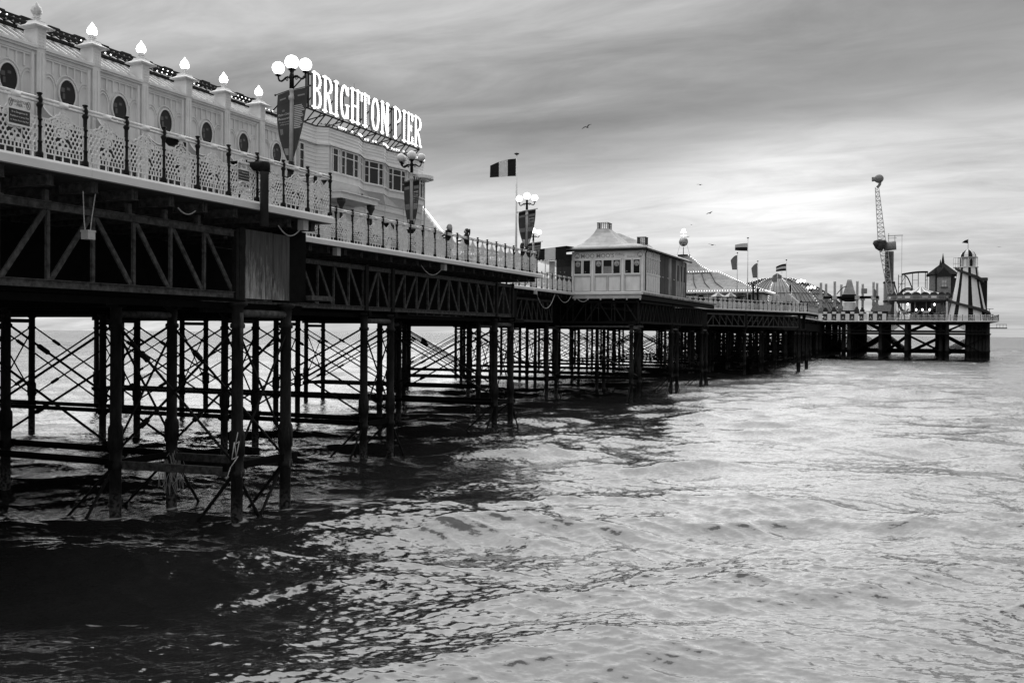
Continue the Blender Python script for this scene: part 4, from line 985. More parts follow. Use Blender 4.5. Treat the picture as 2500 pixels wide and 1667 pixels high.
# ------------------------------------------------------------------ people
def person(label, x, y, z, rz, hair, pose, h=1.66):
    t = thing('person', label, 'person', (x, y, z))
    J = {'pel': (0, 0, .93), 'belly': (0, 0, 1.06), 'chest': (.01, 0, 1.27), 'neck': (0, 0, 1.42), 'head': (.03, 0, 1.53), 'top': (.02, 0, 1.62),
         'hl': (0, .10, .88), 'kl': (.03, .11, .48), 'al': (0, .11, .08), 'tl': (.12, .12, .04), 'hr': (0, -.10, .88), 'kr': (.03, -.11, .48), 'ar': (0, -.11, .08), 'tr': (.12, -.12, .04),
         'sl': (0, .17, 1.36), 'sr': (0, -.17, 1.36)}
    P_ = {'lean': {'el': (.16, .24, 1.14), 'wl': (.36, .18, 1.08), 'fl': (.44, .15, 1.07), 'er': (.16, -.24, 1.14), 'wr': (.36, -.18, 1.08), 'fr': (.44, -.15, 1.07)},
          'gesture': {'el': (.2, .2, 1.18), 'wl': (.42, .16, 1.30), 'fl': (.52, .15, 1.37), 'er': (.14, -.22, 1.12), 'wr': (.36, -.14, 1.08), 'fr': (.44, -.1, 1.07)},
          'phone': {'el': (.12, .22, 1.13), 'wl': (.30, .08, 1.28), 'fl': (.36, .04, 1.36), 'er': (.12, -.22, 1.13), 'wr': (.30, -.08, 1.26), 'fr': (.36, -.04, 1.34)}}[pose]
    J.update(P_)
    E_ = [('pel', 'belly'), ('belly', 'chest'), ('chest', 'neck'), ('neck', 'head'), ('head', 'top'), ('pel', 'hl'), ('hl', 'kl'), ('kl', 'al'), ('al', 'tl'), ('pel', 'hr'), ('hr', 'kr'), ('kr', 'ar'), ('ar', 'tr'),
          ('chest', 'sl'), ('sl', 'el'), ('el', 'wl'), ('wl', 'fl'), ('chest', 'sr'), ('sr', 'er'), ('er', 'wr'), ('wr', 'fr')]
    rad = dict(pel=.16, belly=.135, chest=.15, neck=.055, head=.095, top=.07, hl=.10, hr=.10, kl=.065, kr=.065, al=.045, ar=.045, tl=.04, tr=.04, sl=.075, sr=.075, el=.05, er=.05, wl=.036, wr=.036, fl=.025, fr=.025)
    ks = list(J); me = bpy.data.meshes.new('body'); me.from_pydata([J[k] for k in ks], [(ks.index(a), ks.index(b)) for a, b in E_], [])
    o = bpy.data.objects.new('tmp', me); col.objects.link(o)
    o.modifiers.new('s', 'SKIN'); o.modifiers.new('d', 'SUBSURF').levels = 1
    for i, k in enumerate(ks):
        sv = me.skin_vertices[0].data[i]; sv.radius = (rad[k], rad[k]*(.8 if k in ('chest', 'belly') else 1)); sv.use_root = (k == 'pel')
    b = bpy.data.meshes.new_from_object(o.evaluated_get(bpy.context.evaluated_depsgraph_get())); bpy.data.objects.remove(o)
    b.name = 'body'
    for mn in ('cloth_dark', 'skin'): b.materials.append(MATS[mn])
    for p in b.polygons:
        c = p.center; p.use_smooth = True
        hand = any((Vector(c)-Vector(P_[k])).length < .055 for k in ('fl', 'fr'))
        p.material_index = 1 if (c.z > 1.42 or hand) else 0
    sc = h/1.66
    ob = put('body', b, t, (x, y, z), rz); ob.scale = (sc, sc, sc)
    W[ob.name] = Matrix.Translation(Vector((x, y, z))) @ Matrix.Rotation(rz, 4, 'Z') @ Matrix.Scale(sc, 4)
    def child(nm, fn, mt):
        m = MB(); fn(m); me, _ = m.mesh(nm, mt, True, center=False); c = put(nm, me, ob); c.matrix_parent_inverse = Matrix.Identity(4); return c
    def hairf(m):
        m.ball((-.01, 0, 1.565), .118, 12, 8, 1.0)
        if hair[1] == 'long': m.lathe([(.05, 0), (.10, .08), (.115, .2), (.11, .33)], (-.06, 0, 1.22), 12, sx=.8)
        if hair[1] == 'tail': m.lathe([(.012, -.26), (.04, -.14), (.045, 0), (.03, .06)], (-.15, 0, 1.60), 8)
        if hair[1] == 'bob': m.lathe([(.09, 0), (.125, .06), (.12, .2)], (-.03, 0, 1.38), 12, sx=.85)
    child('hair', hairf, hair[0])
    child('face', lambda m: (m.ball((.055, 0, 1.525), .082, 12, 8, 1.25), m.lathe([(.001, .03), (.016, 0), (.018, -.02), (.004, -.03)], (.138, 0, 1.52), 6), m.ball((.12, .03, 1.545), .012, 5, 4), m.ball((.12, -.03, 1.545), .012, 5, 4)), 'skin')
    child('jacket_collar', lambda m: m.lathe([(.085, 0), (.075, .05), (.08, .07)], (0, 0, 1.40), 12), 'cloth_dark')
    if pose == 'phone': child('cuff', lambda m: m.bx(.34, .36, -.04, .04, 1.32, 1.46), 'black')
person('woman in a dark jacket with fair bobbed hair leaning on the long railing', -20.33, 40.0, DECK, R(180), ('hair_fair', 'bob'), 'lean', 1.72)
person('woman in dark clothes with a ponytail gesturing beside the fair-haired woman', -20.33, 41.85, DECK, R(232), ('hair_dark', 'tail'), 'gesture', 1.70)
person('woman with long dark hair holding up a phone near the flagpole', -20.36, 49.0, DECK, R(35), ('hair_dark', 'long'), 'phone', 1.66)

# ------------------------------------------------------------------ flags
def flag(label, x, y, z0, z1, ftop, fh, fl, bands, vertical=True, rz=0, r=.07, sag=.25, feather=False, lean=0.0, group='flags on poles'):
    t = thing('flagpole', label, 'flag', (x, y, z0), group)
    part('pole', 'rail_white', t, lambda m: m.tube((x, y, z0), (x+lean, y, z1), r, r*.45, 8), True)
    part('finial', 'dark_grey', t, lambda m: m.lathe([(.001, 0), (r*1.2, .05), (r*1.8, .12), (.01, .2)], (x+lean, y, z1), 8))
    dx, dy = math.cos(R(rz)), math.sin(R(rz)); n = len(bands)
    def Pt(a, b):
        droop = sag*a*a; wv = .10*fl*math.sin(a*5+b*1.5)*a*.5
        if feather:
            hh = fh*(1-.0*a); zt = ftop-fh*b-(.35*fh*a*a*(1-b)); return Vector((x+lean*.9+dx*a*fl*(1-.25*b)-dy*wv, y+dy*a*fl+dx*wv, zt))
        return Vector((x+lean*.9+dx*a*fl-dy*wv, y+dy*a*fl+dx*wv, ftop-droop-fh*b*(1-.30*a*a)+.12*fl*0))
    for i, mt in enumerate(bands):
        m = MB(); k = 6
        for off in (0, .02):
            if vertical: g = [[Pt((i+u/k)/n, v/4) for u in range(k+1)] for v in range(5)]
            else: g = [[Pt(u/10, (i+v/2)/n) for u in range(11)] for v in range(3)]
            nn = len(g[0]); vs = [p+Vector((0, off, 0)) for r_ in g for p in r_]
            m.add(vs, [(a*nn+b, a*nn+b+1, (a+1)*nn+b+1, (a+1)*nn+b) for a in range(len(g)-1) for b in range(nn-1)])
        m.build('stripe', mt, t, True)
    return t
flag('tall white flagpole flying a dark, light and dark tricolour', -27.0, 63.75, DECK, 18.1, 17.85, 1.25, 1.95, ['cloth_dark', 'cloth_light', 'cloth_dark'], True, 195, .11, .45)
string_g = None
flag('tall far flagpole flying a light over dark flag', -21.78, 132, DECK, 18.3, 17.7, 1.05, 1.7, ['cloth_light', 'cloth_dark'], False, 190, .09, .2)
flag('feather flag on the left of the tall far flagpole', -23.35, 133, 11, 16.4, 16.2, 2.0, .9, ['cloth_mid'], True, 190, .07, 0, True)
flag('feather flag on the right of the tall far flagpole', -20.6, 133, 11, 15.2, 15.05, 2.0, .85, ['cloth_mid'], True, 190, .07, 0, True)
flag('far flagpole flying a dark, light and dark striped flag', -16.95, 134, DECK, 15.35, 14.95, .95, 1.35, ['cloth_dark', 'cloth_light', 'cloth_dark'], False, 190, .07, .4)
flag('small feather flag rising behind the top of the dome', -20.4, 151, 10, 15.1, 14.3, .9, .95, ['cloth_mid'], True, 190, .05, .0, True)
flag('small dark pennant drooping on a thin pole before the dome', -18.2, 150, DECK, 13.2, 13.0, 1.2, .35, ['cloth_dark'], True, 190, .05, .1, True)
flag('small pennant on the right shoulder of the dome', -33.0, 252, 14, 21.2, 20.6, .9, 1.3, ['cloth_mid'], True, 190, .07, .3)

# ------------------------------------------------------------------ gulls
def gull(label, x, y, z, span, rz, dihedral, bank=0, light=False):
    m = MB(); s = span/2
    body = [(.01, -.26), (.05, -.2), (.075, -.05), (.07, .1), (.05, .2), (.045, .26), (.02, .33)]
    n = 7; vs = []
    k = span/1.2
    for r_, l in body:
        for i in range(n): vs.append((l*k, r_*k*math.cos(6.283*i/n), r_*k*math.sin(6.283*i/n)))
    m.add(vs, [(a*n+i, a*n+(i+1) % n, (a+1)*n+(i+1) % n, (a+1)*n+i) for a in range(len(body)-1) for i in range(n)]+[tuple(range(n)), tuple(range((len(body)-1)*n, len(body)*n))])
    for sd_ in (-1, 1):
        mid, tip = (s*.45, s*.45*math.tan(R(dihedral))+.0), (s, s*.45*math.tan(R(dihedral))-s*.55*math.tan(R(dihedral*.55)))
        st = [(0, .02, .14, -.12), (mid[0], mid[1], .17, -.03), (tip[0], tip[1], -.02, -.08)]
        vs = []
        for yy, zz_, fr, bk in st:
            for th in (.012, -.012): vs += [(fr*k, sd_*yy, zz_+th*k), (bk*k, sd_*yy, zz_+th*k)]
        fs = []
        for a in range(2): o = a*4; fs += [(o, o+1, o+5, o+4), (o+2, o+6, o+7, o+3), (o, o+4, o+6, o+2), (o+1, o+3, o+7, o+5)]
        m.add(vs, fs)
    m.add([(-.24*k, -.03*k, 0), (-.24*k, .03*k, 0), (-.42*k, .07*k, 0), (-.42*k, -.07*k, 0), (-.24*k, 0, .015*k)], [(0, 1, 2, 3), (0, 3, 4), (1, 4, 2)])
    me, _ = m.mesh('seagull', 'light_grey' if light else 'mid_grey', False, center=False)
    o = put('seagull', me, None, (x, y, z), rz); o.rotation_euler = (R(bank), 0, rz); return tag(o, label, 'bird', 'seagulls')
gull('seagull flying highest, alone in the sky above the tricolour flag', -20.4, 60, 18.85, .75, R(80), 32, -18)
gull('seagull gliding left of the bright gap in the clouds', -23.64, 110, 22.5, .85, R(70), 18, 8)
gull('seagull gliding high above the globe weathervane', -22.5, 110, 19.2, .95, R(60), 20, -14)
gull('tiny distant seagull just above the weathervane, seen end-on', -24.6, 110, 17.95, .4, R(160), 10)
gull('pale seagull flying to the right of the globe weathervane', -22.2, 110, 15.55, 1.05, R(65), 22, 12, True)
gull('seagull perched low in flight beside the globe ornament', -33.3+1.2, 141.2, 19.75, .8, R(75), 12, -10)
gull('tiny seagull far right beyond the striped slide tower', 7.2, 110, 14.45, .45, R(100), 15)

# ------------------------------------------------------------------ the ice-cream kiosk
MK = thing('kiosk', 'pale ice-cream kiosk with a flared hipped roof standing out over the water', 'kiosk', (-23.5, 81, DECK))
KX0, KX1, KY0, KY1 = -26.6, -20.42, 74.62, 89.2
part('wall', 'wall_paint', MK, lambda m: m.bx(KX0, KX1, KY0+.02, KY1, DECK+.08, 12.0))
part('plinth', 'trim_paint', MK, lambda m: m.bx(KX0-.03, KX1+.03, KY0-.05, KY1, DECK+.0, DECK+.09))
kf = lambda x, z, o=0: Vector((x, KY0-o, z))
def fbox(m, x0, x1, z0, z1, o0, o1): m.bx(x0, x1, KY0-o1, KY0-o0, z0, z1)
for a, b in ((-26.35, -24.95), (-24.62, -22.4), (-22.08, -20.78)):
    m = MB(); fbox(m, a-.05, b+.05, 10.05, 10.12, -.02, .06)
    fbox(m, a-.05, b+.05, 11.3, 11.36, -.02, .05); m.build('window_rail', 'trim_paint', MK)
for a, b in ((-26.35, -25.76), (-25.57, -24.99), (-24.57, -23.99), (-23.87, -23.15), (-23.03, -22.46), (-22.04, -21.53), (-21.34, -20.82)):
    hatch = abs(a+23.87) < .01
    m = MB(); fr = .05
    for x in (a-.02, b+.02): fbox(m, x-fr/2, x+fr/2, 10.12, 11.3, -.02, .06)
    fbox(m, a, b, 11.25, 11.3, -.02, .055); fbox(m, a, b, 10.12, 10.17, -.02, .055)
    w = m.build('window', 'trim_paint', MK)
    part('pane', 'glass_dark', w, lambda m: fbox(m, a+.01, b-.01, 10.17, 11.25, -.02, .01))
    if hatch: part('counter_poster', 'mid_grey', w, lambda m: fbox(m, a+.05, b-.05, 10.18, 10.75, .01, .02))
    if a in (-26.35, -24.57, -23.03, -21.34):
        xc = (a+b)/2
        def disc(m, r, o): 
            vs = [(xc+r*math.cos(.2618*i), KY0-o, 10.97+r*math.sin(.2618*i)) for i in range(24)]; m.add(vs, [tuple(range(24))])
        part('round_emblem', 'mid_grey', w, lambda m: disc(m, .235, .015)); part('emblem_centre', 'light_grey', w, lambda m: disc(m, .18, .02))
        part('emblem_mark', 'print_dark', w, lambda m: (m.add([(xc-.1, KY0-.025, 10.84), (xc-.02, KY0-.025, 10.84), (xc-.03, KY0-.025, 10.93), (xc-.09, KY0-.025, 10.92)], [(0, 1, 2, 3)]), m.add([(xc+.03, KY0-.025, 10.83), (xc+.11, KY0-.025, 10.87), (xc+.09, KY0-.025, 10.96), (xc+.02, KY0-.025, 10.92)], [(0, 1, 2, 3)]), m.add([(xc-.02, KY0-.025, 10.98), (xc+.05, KY0-.025, 11.0), (xc+.02, KY0-.025, 11.12)], [(0, 1, 2)])))
    else: part('shelf_light', 'light_grey', w, lambda m: fbox(m, a+.12, a+.18, 10.3, 10.36, .01, .016))
for x in (-26.52, -24.79, -22.24, -20.6): part('pilaster', 'trim_paint', MK, lambda m: fbox(m, x-.09, x+.09, DECK+.09, 11.3, -.02, .045))
for a, b in ((-26.38, -24.94), (-24.6, -23.55), (-23.46, -22.4), (-22.06, -20.76)):
    def rim(m):
        for x0, x1, z0, z1 in ((a, b, 9.93, 9.97), (a, b, DECK+.13, DECK+.17), (a, a+.04, DECK+.17, 9.93), (b-.04, b, DECK+.17, 9.93)): fbox(m, x0, x1, z0, z1, -.02, .03)
    part('panel_moulding', 'light_grey', MK, rim)
sb = part('sign_band', 'wall_paint', MK, lambda m: fbox(m, -26.44, -20.5, 11.36, 11.95, -.02, .04))
for i in range(48): part('scallop', 'trim_paint', sb, lambda m: m.add([(-26.4+.122*i, KY0-.05, 11.93), (-26.4+.122*(i+1), KY0-.05, 11.93), (-26.4+.122*(i+.5), KY0-.05, 11.85)], [(0, 2, 1)]))
def kt(body, x, z, size, mt, sx=1.0, shear=0, bold=0.0):
    m = MB(); text_mb(m, body, size, lambda a, b: Vector((x+a, KY0-.047, z+b)), shear, 'LEFT', sx=sx, bold=bold); m.build('lettering', mt, sb)
kt("MOO MOO'S", -25.82, 11.46, .48, 'sign_paint', 1.03, 0, .006)
kt('Coffee', -22.9, 11.62, .24, 'sign_paint', 1, .2); kt('&', -22.2, 11.55, .18, 'sign_paint'); kt('Shakes', -21.9, 11.43, .24, 'sign_paint', 1, .2)
for xc in (-26.12, -20.8):
    m = MB(); pts = [Vector((xc+.2*math.cos(.3927*i), KY0-.05, 11.64+.2*math.sin(.3927*i))) for i in range(17)]; m.path(pts, .02, 4)
    for dx in (-.05, .05): m.add([(xc+dx-.05, KY0-.05, 11.48), (xc+dx+.05, KY0-.05, 11.48), (xc+dx+.02, KY0-.05, 11.6), (xc+dx-.02, KY0-.05, 11.58)], [(0, 1, 2, 3)])
    m.build('round_emblem', 'mid_grey', sb)
# side wall towards the sea
def sbox(m, y0, y1, z0, z1, o0, o1): m.bx(KX1+o0, KX1+o1, y0, y1, z0, z1)
for i in range(6):
    y = 75.1+i*.72
    part('side_window', 'glass_mid', MK, lambda m: sbox(m, y+.1, y+.58, 10.25, 11.35, 0, .02)); part('side_panel', 'trim_paint', MK, lambda m: sbox(m, y+.06, y+.62, DECK+.2, 10.05, 0, .03)); part('side_mullion', 'trim_paint', MK, lambda m: sbox(m, y-.04, y+.05, DECK+.1, 12.0, 0, .05))
part('side_rail', 'trim_paint', MK, lambda m: sbox(m, 75.0, 79.5, 10.08, 10.2, 0, .045)); part('side_rail', 'trim_paint', MK, lambda m: sbox(m, 75.0, 79.5, 11.42, 11.5, 0, .045))
for y0, y1, mt in ((79.5, 80.9, 'dark_wood'), (81.0, 82.2, 'dark_wood'), (82.3, 83.4, 'weathered'), (83.5, 84.9, 'dark_wood'), (85.0, 86.2, 'weathered'), (86.25, 87.4, 'weathered'), (87.45, 88.5, 'weathered'), (88.55, 89.2, 'dark_wood')):
    part('shutter', mt, MK, lambda m: sbox(m, y0, y1, DECK+.1, 11.95, 0, .06))
for y0, y1 in ((85.5, 86.0), (86.9, 87.3), (88.0, 88.4)): part('dark_opening', 'black', MK, lambda m: sbox(m, y0, y1, 10.1, 11.5, .05, .075))
for y in (80.2, 82.0, 84.2): part('shutter_bar', 'light_grey', MK, lambda m: sbox(m, y-.3, y+.2, 10.1, 10.16, .06, .1))
part('downpipe', 'post_black', MK, lambda m: m.path([Vector((KX1+.35, KY0-.3, 12.05)), Vector((KX1+.1, KY0-.08, 11.75)), Vector((KX1+.1, KY0-.08, 8.75))], .045, 6))
# roof: flared hip, gutter, corrugated lip, ventilators
def flare(m, cx, cy, prof, nseg=1):
    vs = []; 
    for hx0, hx1, hy0, hy1, z in prof: vs += [(hx0, hy0, z), (hx1, hy0, z), (hx1, hy1, z), (hx0, hy1, z)]
    n = len(prof); m.add(vs, [(k*4+i, k*4+(i+1) % 4, (k+1)*4+(i+1) % 4, (k+1)*4+i) for k in range(n-1) for i in range(4)]+[(3, 2, 1, 0), tuple(range((n-1)*4, n*4))])
m = MB(); flare(m, 0, 0, [(-26.95, -20.1, 74.25, 90, 12.15), (-26.7, -20.4, 74.5, 89.6, 12.34), (-26.2, -20.9, 75.0, 89, 12.50), (-25.7, -21.6, 75.6, 88, 12.66)]); rf = m.build('roof', 'roof_tin', MK)
m = MB(); flare(m, 0, 0, [(-26.45, -22.1, 75.0, 80.6, 12.45), (-26.0, -22.95, 75.8, 80.2, 12.85), (-25.7, -23.5, 76.4, 79.4, 13.3), (-25.45, -23.95, 76.9, 78.8, 13.75), (-25.3, -24.3, 77.1, 78.4, 14.1)]); m.build('roof_spire', 'roof_tin', MK)
m = MB(); flare(m, 0, 0, [(-26.4, -22.4, 81.5, 88.5, 12.6), (-25.8, -23.4, 82.6, 87, 13.6), (-25.6, -25.2, 83.4, 86.6, 14.35)]); m.build('roof_spire', 'roof_tin', MK)
m = MB(); m.bx(-27.0, -20.05, 74.18, 74.3, 12.0, 12.13); m.bx(-20.14, -20.02, 74.2, 90, 12.0, 12.12); m.build('gutter', 'post_black', MK)
lip = MB()
for i in range(62): lip.tube((-26.95+.111*i, 74.22, 12.19), (-26.95+.111*i, 74.5, 12.36), .04, .04, 5)
lip.build('corrugated_lip', 'light_grey', MK)
def ventilator(x0, x1, y0, y1, z0, z1):
    m = MB()
    for x in np.linspace(x0, x1, 6):
        for y in (y0, y1): m.bar((x, y, z0), (x, y, z1), .035)
    for y in np.linspace(y0, y1, 6):
        for x in (x0, x1): m.bar((x, y, z0), (x, y, z1), .035)
    for z in (z0, z1):
        for y in (y0, y1): m.bar((x0-.04, y, z), (x1+.04, y, z), .05)
        for x in (x0, x1): m.bar((x, y0-.04, z), (x, y1+.04, z), .05)
    for k in range(1, 4):
        z = z0+(z1-z0)*k/4
        for y in (y0, y1): m.bar((x0, y, z), (x1, y, z), .02)
        for x in (x0, x1): m.bar((x, y0, z), (x, y1, z), .02)
    m.build('roof_ventilator', 'iron_grey', MK)
ventilator(-25.25, -24.35, 77.2, 78.3, 14.1, 14.62); ventilator(-22.45, -21.75, 79.6, 80.4, 12.66, 13.55)
for i in range(6): cl = part('hanging_bracket', 'light_grey', MK, lambda m: m.bx(-26.2+i*1.1, -26.1+i*1.1, 74.15, 74.25, 8.0, 8.12))
# striped awning beside the kiosk
AW = thing('awning', 'dark and light striped awning over the deck left of the kiosk', 'awning', (-27.8, 74, DECK))
xs = np.linspace(-29.3, -26.5, 4)
for i, mt in enumerate(('cloth_dark', 'cloth_light', 'cloth_dark')):
    def val(m):
        a, b = xs[i]+.0, xs[i+1]; n = 6
        zt = lambda x: 12.12+.24*(x+29.3)/2.8
        vs = [(a+(b-a)*k/n, 73.0, zt(a+(b-a)*k/n)) for k in range(n+1)]+[(a+(b-a)*k/n, 72.98, 11.27-(.06 if k % 2 else 0)) for k in range(n+1)]
        m.add(vs+[(v[0], v[1]+.04, v[2]) for v in vs], [(k, n+1+k, n+2+k, k+1) for k in range(n)]+[(2*n+2+k, 2*n+3+k, 3*n+4+k, 3*n+3+k) for k in range(n)])
        m.add([(a, 73.02, zt(a)), (b, 73.02, zt(b)), (b, 79, zt(b)+.25), (a, 79, zt(a)+.25), (a, 73.02, zt(a)-.03), (b, 73.02, zt(b)-.03), (b, 79, zt(b)+.2), (a, 79, zt(a)+.2)], [(0, 1, 2, 3), (4, 7, 6, 5), (1, 5, 6, 2), (3, 7, 4, 0)])
    part('stripe', mt, AW, val)
for i in range(7): part('underside_slat', 'dark_grey', AW, lambda m: m.bar((-29.2, 73.6+i*.7, 11.2-i*.03), (-26.7, 73.6+i*.7, 11.35-i*.03), .3, .03))
part('pole', 'rail_white', AW, lambda m: m.tube((-28.35, 73.1, DECK), (-28.35, 73.1, 11.3), .05, .05, 8)); part('panel', 'light_grey', AW, lambda m: m.bx(-28.2, -27.75, 73.6, 73.7, DECK, 11.2))
part('back_wall', 'dark_wood', AW, lambda m: m.bx(-29.6, -26.7, 79, 79.2, DECK, 12.2))
string_lights('few bright bulbs glinting under the striped awning', [(-29.1, 74.5, 10.3), (-27.0, 74.5, 10.3)], .35, .8, .05, seed=11)
for i, (x, y) in enumerate(((-28.0, 75.2), (-27.2, 75.4))):
    t = thing('kiosk_stool', ['left dark slatted seat under the striped awning', 'right dark slatted seat under the striped awning'][i], 'seat', (x, y, DECK))
    part('seat', 'dark_wood', t, lambda m: m.bx(x-.3, x+.3, y-.25, y+.25, 9.05, 9.1)); part('backrest', 'dark_wood', t, lambda m: m.bx(x-.3, x+.3, y+.22, y+.27, 9.1, 9.5))
    for dx in (-.25, .25):
        for dy in (-.2, .2): part('leg', 'black', t, lambda m: m.bx(x+dx-.02, x+dx+.02, y+dy-.02, y+dy+.02, DECK, 9.05))

# ------------------------------------------------------------------ amusement hall with flared roof
AH = thing('amusement_hall', 'amusement hall with a flared light-edged roof beyond the kiosk', 'building', (-31, 142, DECK))
part('wall', 'light_grey', AH, lambda m: m.bx(-42, -21.6, 135.6, 149, DECK, 11.5))
m = MB(); flare(m, 0, 0, [(-43, -20.0, 134.8, 150, 11.35), (-40.5, -22.6, 136.6, 148, 12.1), (-38.8, -25.0, 138.4, 146.4, 13.2), (-38, -27.3, 139.6, 145, 14.3)]); rf = m.build('roof', 'roof_grey', AH)
m = MB(); flare(m, 0, 0, [(-37.4, -28.2, 139.4, 145.2, 14.3), (-35.6, -29.9, 140.4, 144.0, 15.2), (-34.4, -31.2, 141.2, 143, 16.3), (-33.6, -32.2, 141.6, 142.6, 17.05)]); m.build('roof_spire', 'roof_grey', AH)
for i in range(9):
    x = -41+i*1.9; x2 = -38.4+i*1.25
    beam('roof_seam', (x, 135.9, 11.8), (x+(x2-x)*.55, 137.5, 12.75), .09, .08, rf, 'dark_grey'); beam('roof_seam', (x+(x2-x)*.55, 137.5, 12.75), (x2, 139.4, 14.3), .09, .08, rf, 'dark_grey')
for i in range(5):
    y = 137.5+i*2.4; beam('roof_seam', (-21.4, y, 11.85), (-25.2, 139+i*1.3, 13.25), .08, .07, rf, 'dark_grey')
part('eave', 'trim_paint', AH, lambda m: (m.bx(-43, -20, 134.75, 134.85, 11.15, 11.36), m.bx(-20.05, -19.95, 134.8, 150, 11.15, 11.36)))
part('chips_sign', 'black', AH, lambda m: m.bx(-34, -29.6, 135.45, 135.58, 10.85, 11.4))
m = MB(); text_mb(m, 'FISH & CHIPS', .42, lambda a, b: Vector((-29.75+a, 135.43, 10.97+b)), 0, 'RIGHT', bold=.01); m.build('lettering', 'bright_white', AH)
for x in (-29.2, -26.8, -24.0, -22.6): part('opening', 'black', AH, lambda m: m.bx(x, x+.7, 135.5, 135.62, DECK, 10.9))
for x in (-25.2, -23.2): part('door_post', 'dark_wood', AH, lambda m: m.bx(x, x+.25, 135.4, 135.62, DECK, 11.2))
for i in range(9): part('wall_batten', 'trim_paint', AH, lambda m: m.bx(-30+i*1.0, -29.92+i*1.0, 135.54, 135.6, DECK, 11.2))
part('porch', 'light_grey', AH, lambda m: m.bx(-21.5, -20.4, 136, 140, DECK, 10.9))
for i, (lab, pts) in enumerate((('row of bulbs along the front eave of the amusement hall', [(-43, 134.7, 11.42), (-20, 134.7, 11.42)]), ('bulbs up the right-hand hip of the amusement hall roof', [(-20, 134.7, 11.5), (-22.5, 136.5, 12.25), (-25, 138.3, 13.4), (-27.3, 139.5, 14.5)]),
        ('bulbs along the upper ridge line of the amusement hall', [(-38, 139.4, 14.45), (-27.3, 139.4, 14.45)]), ('bulbs down the right curve of the hall spire', [(-32.2, 141.5, 17.15), (-31.1, 141.1, 16.4), (-29.8, 140.3, 15.3), (-28.1, 139.3, 14.4)]), ('bulbs down the left curve of the hall spire', [(-33.6, 141.5, 17.15), (-34.5, 141.1, 16.4), (-35.7, 140.3, 15.3)]),
        ('bulbs along the right eave of the amusement hall', [(-19.9, 134.8, 11.42), (-19.9, 145, 11.42)]))):
    string_lights(lab, pts, .36, 1, .05)
m = MB(); m.lathe([(1.0, 0), (1.1, .1), (.9, .15), (.06, .2), (.05, 1.3)], (-32.95, 142.1, 17.05), 8)
GV = thing('weathervane', 'shiny globe topped with a glowing ship weathervane above the hall', 'weathervane', (-32.95, 142.1, 17.2)); m.build('base', 'iron', GV)
part('globe', 'globe_metal', GV, lambda m: m.ball((-32.95, 142.1, 19.15), .66, 16, 10), True)
for k in range(4): part('meridian_ring', 'light_grey', GV, lambda m: m.path([Vector((-32.95+.68*math.sin(6.283*i/16)*math.cos(k*.785), 142.1+.68*math.sin(6.283*i/16)*math.sin(k*.785), 19.15+.68*math.cos(6.283*i/16))) for i in range(17)], .02, 4))
part('spindle', 'strip_lit', GV, lambda m: (m.tube((-32.95, 142.1, 19.8), (-32.95, 142.1, 20.5), .025, .025, 5), m.bar((-33.45, 142.1, 20.1), (-32.45, 142.1, 20.1), .04)))
part('ship', 'strip_lit', GV, lambda m: (m.prism([(-.45, 20.5), (.38, 20.5), (.5, 20.62), (-.5, 20.65)], lambda a, b, d: (-32.95+a, d, b), 142.05, 142.15), m.prism([(-.35, 20.68), (-.08, 20.68), (-.1, 21.05), (-.3, 21.0)], lambda a, b, d: (-32.95+a, d, b), 142.05, 142.12), m.prism([(-.02, 20.68), (.3, 20.68), (.22, 21.1), (.02, 21.15)], lambda a, b, d: (-32.95+a, d, b), 142.05, 142.12)))
for s_ in (-1, 1): part('guy_wire', 'iron', GV, lambda m: m.tube((-32.95+s_*.95, 142.1, 17.2), (-32.95+s_*.5, 142.1, 18.8), .015, .015, 4))
# flower baskets / planters along the platform railing
nm11 = ['first', 'second', 'third', 'fourth', 'fifth', 'sixth', 'seventh', 'eighth', 'ninth', 'tenth', 'last']
for i in range(11):
    f_ = .12+.075*i; p = Vector((-26.9, 113, 0)).lerp(Vector((-15.2, 143.3, 0)), f_) + Vector((-.3, .12, 0))
    t = thing('hanging_basket', '%s dark plant basket from the left on the railing before the amusement hall' % nm11[i], 'planter', (p.x, p.y, 9.3), 'plant baskets on the platform railing')
    part('basket', 'black', t, lambda m: m.lathe([(.05, 0), (.22, .12), (.3, .28)], (p.x, p.y, 9.35), 8)); part('plants', 'dark_grey', t, lambda m: [m.ball((p.x+random.uniform(-.25, .25), p.y+random.uniform(-.2, .2), 9.68+random.uniform(0, .22)), random.uniform(.09, .17), 5, 4) for _ in range(9)])
for i, (x, y, w) in enumerate(((-25.6, 131, 1.1), (-24.0, 131.5, 1.0), (-22.9, 132, .9))):
    t = thing('parasol', ['left striped folded stall parasol before the hall', 'middle striped stall parasol before the hall', 'right dark stall parasol before the hall'][i], 'parasol', (x, y, DECK))
    part('pole', 'dark_grey', t, lambda m: m.tube((x, y, DECK), (x, y, 11.0), .04, .04, 6))
    for k in range(8):
        a0, a1 = R(45*k), R(45*(k+1)); part('gore', ('cloth_light' if k % 2 else 'cloth_mid') if i < 2 else 'cloth_dark', t, lambda m: m.add([(x, y, 11.05), (x+w*math.cos(a0), y+w*math.sin(a0), 10.45), (x+w*math.cos(a1), y+w*math.sin(a1), 10.45), (x, y, 10.95), (x+w*math.cos(a0), y+w*math.sin(a0), 10.38), (x+w*math.cos(a1), y+w*math.sin(a1), 10.38)], [(0, 1, 2), (3, 5, 4), (1, 4, 5, 2)]))
PO = thing('ticket_post', 'pair of tall dark posts rising through the platform railing', 'post', (-20.6, 130.2, 8))
for dx in (0, .45): part('post', 'black', PO, lambda m: m.bx(-20.8+dx, -20.55+dx, 129.8+dx*2, 130+dx*2, 8.4, 12.0-dx))

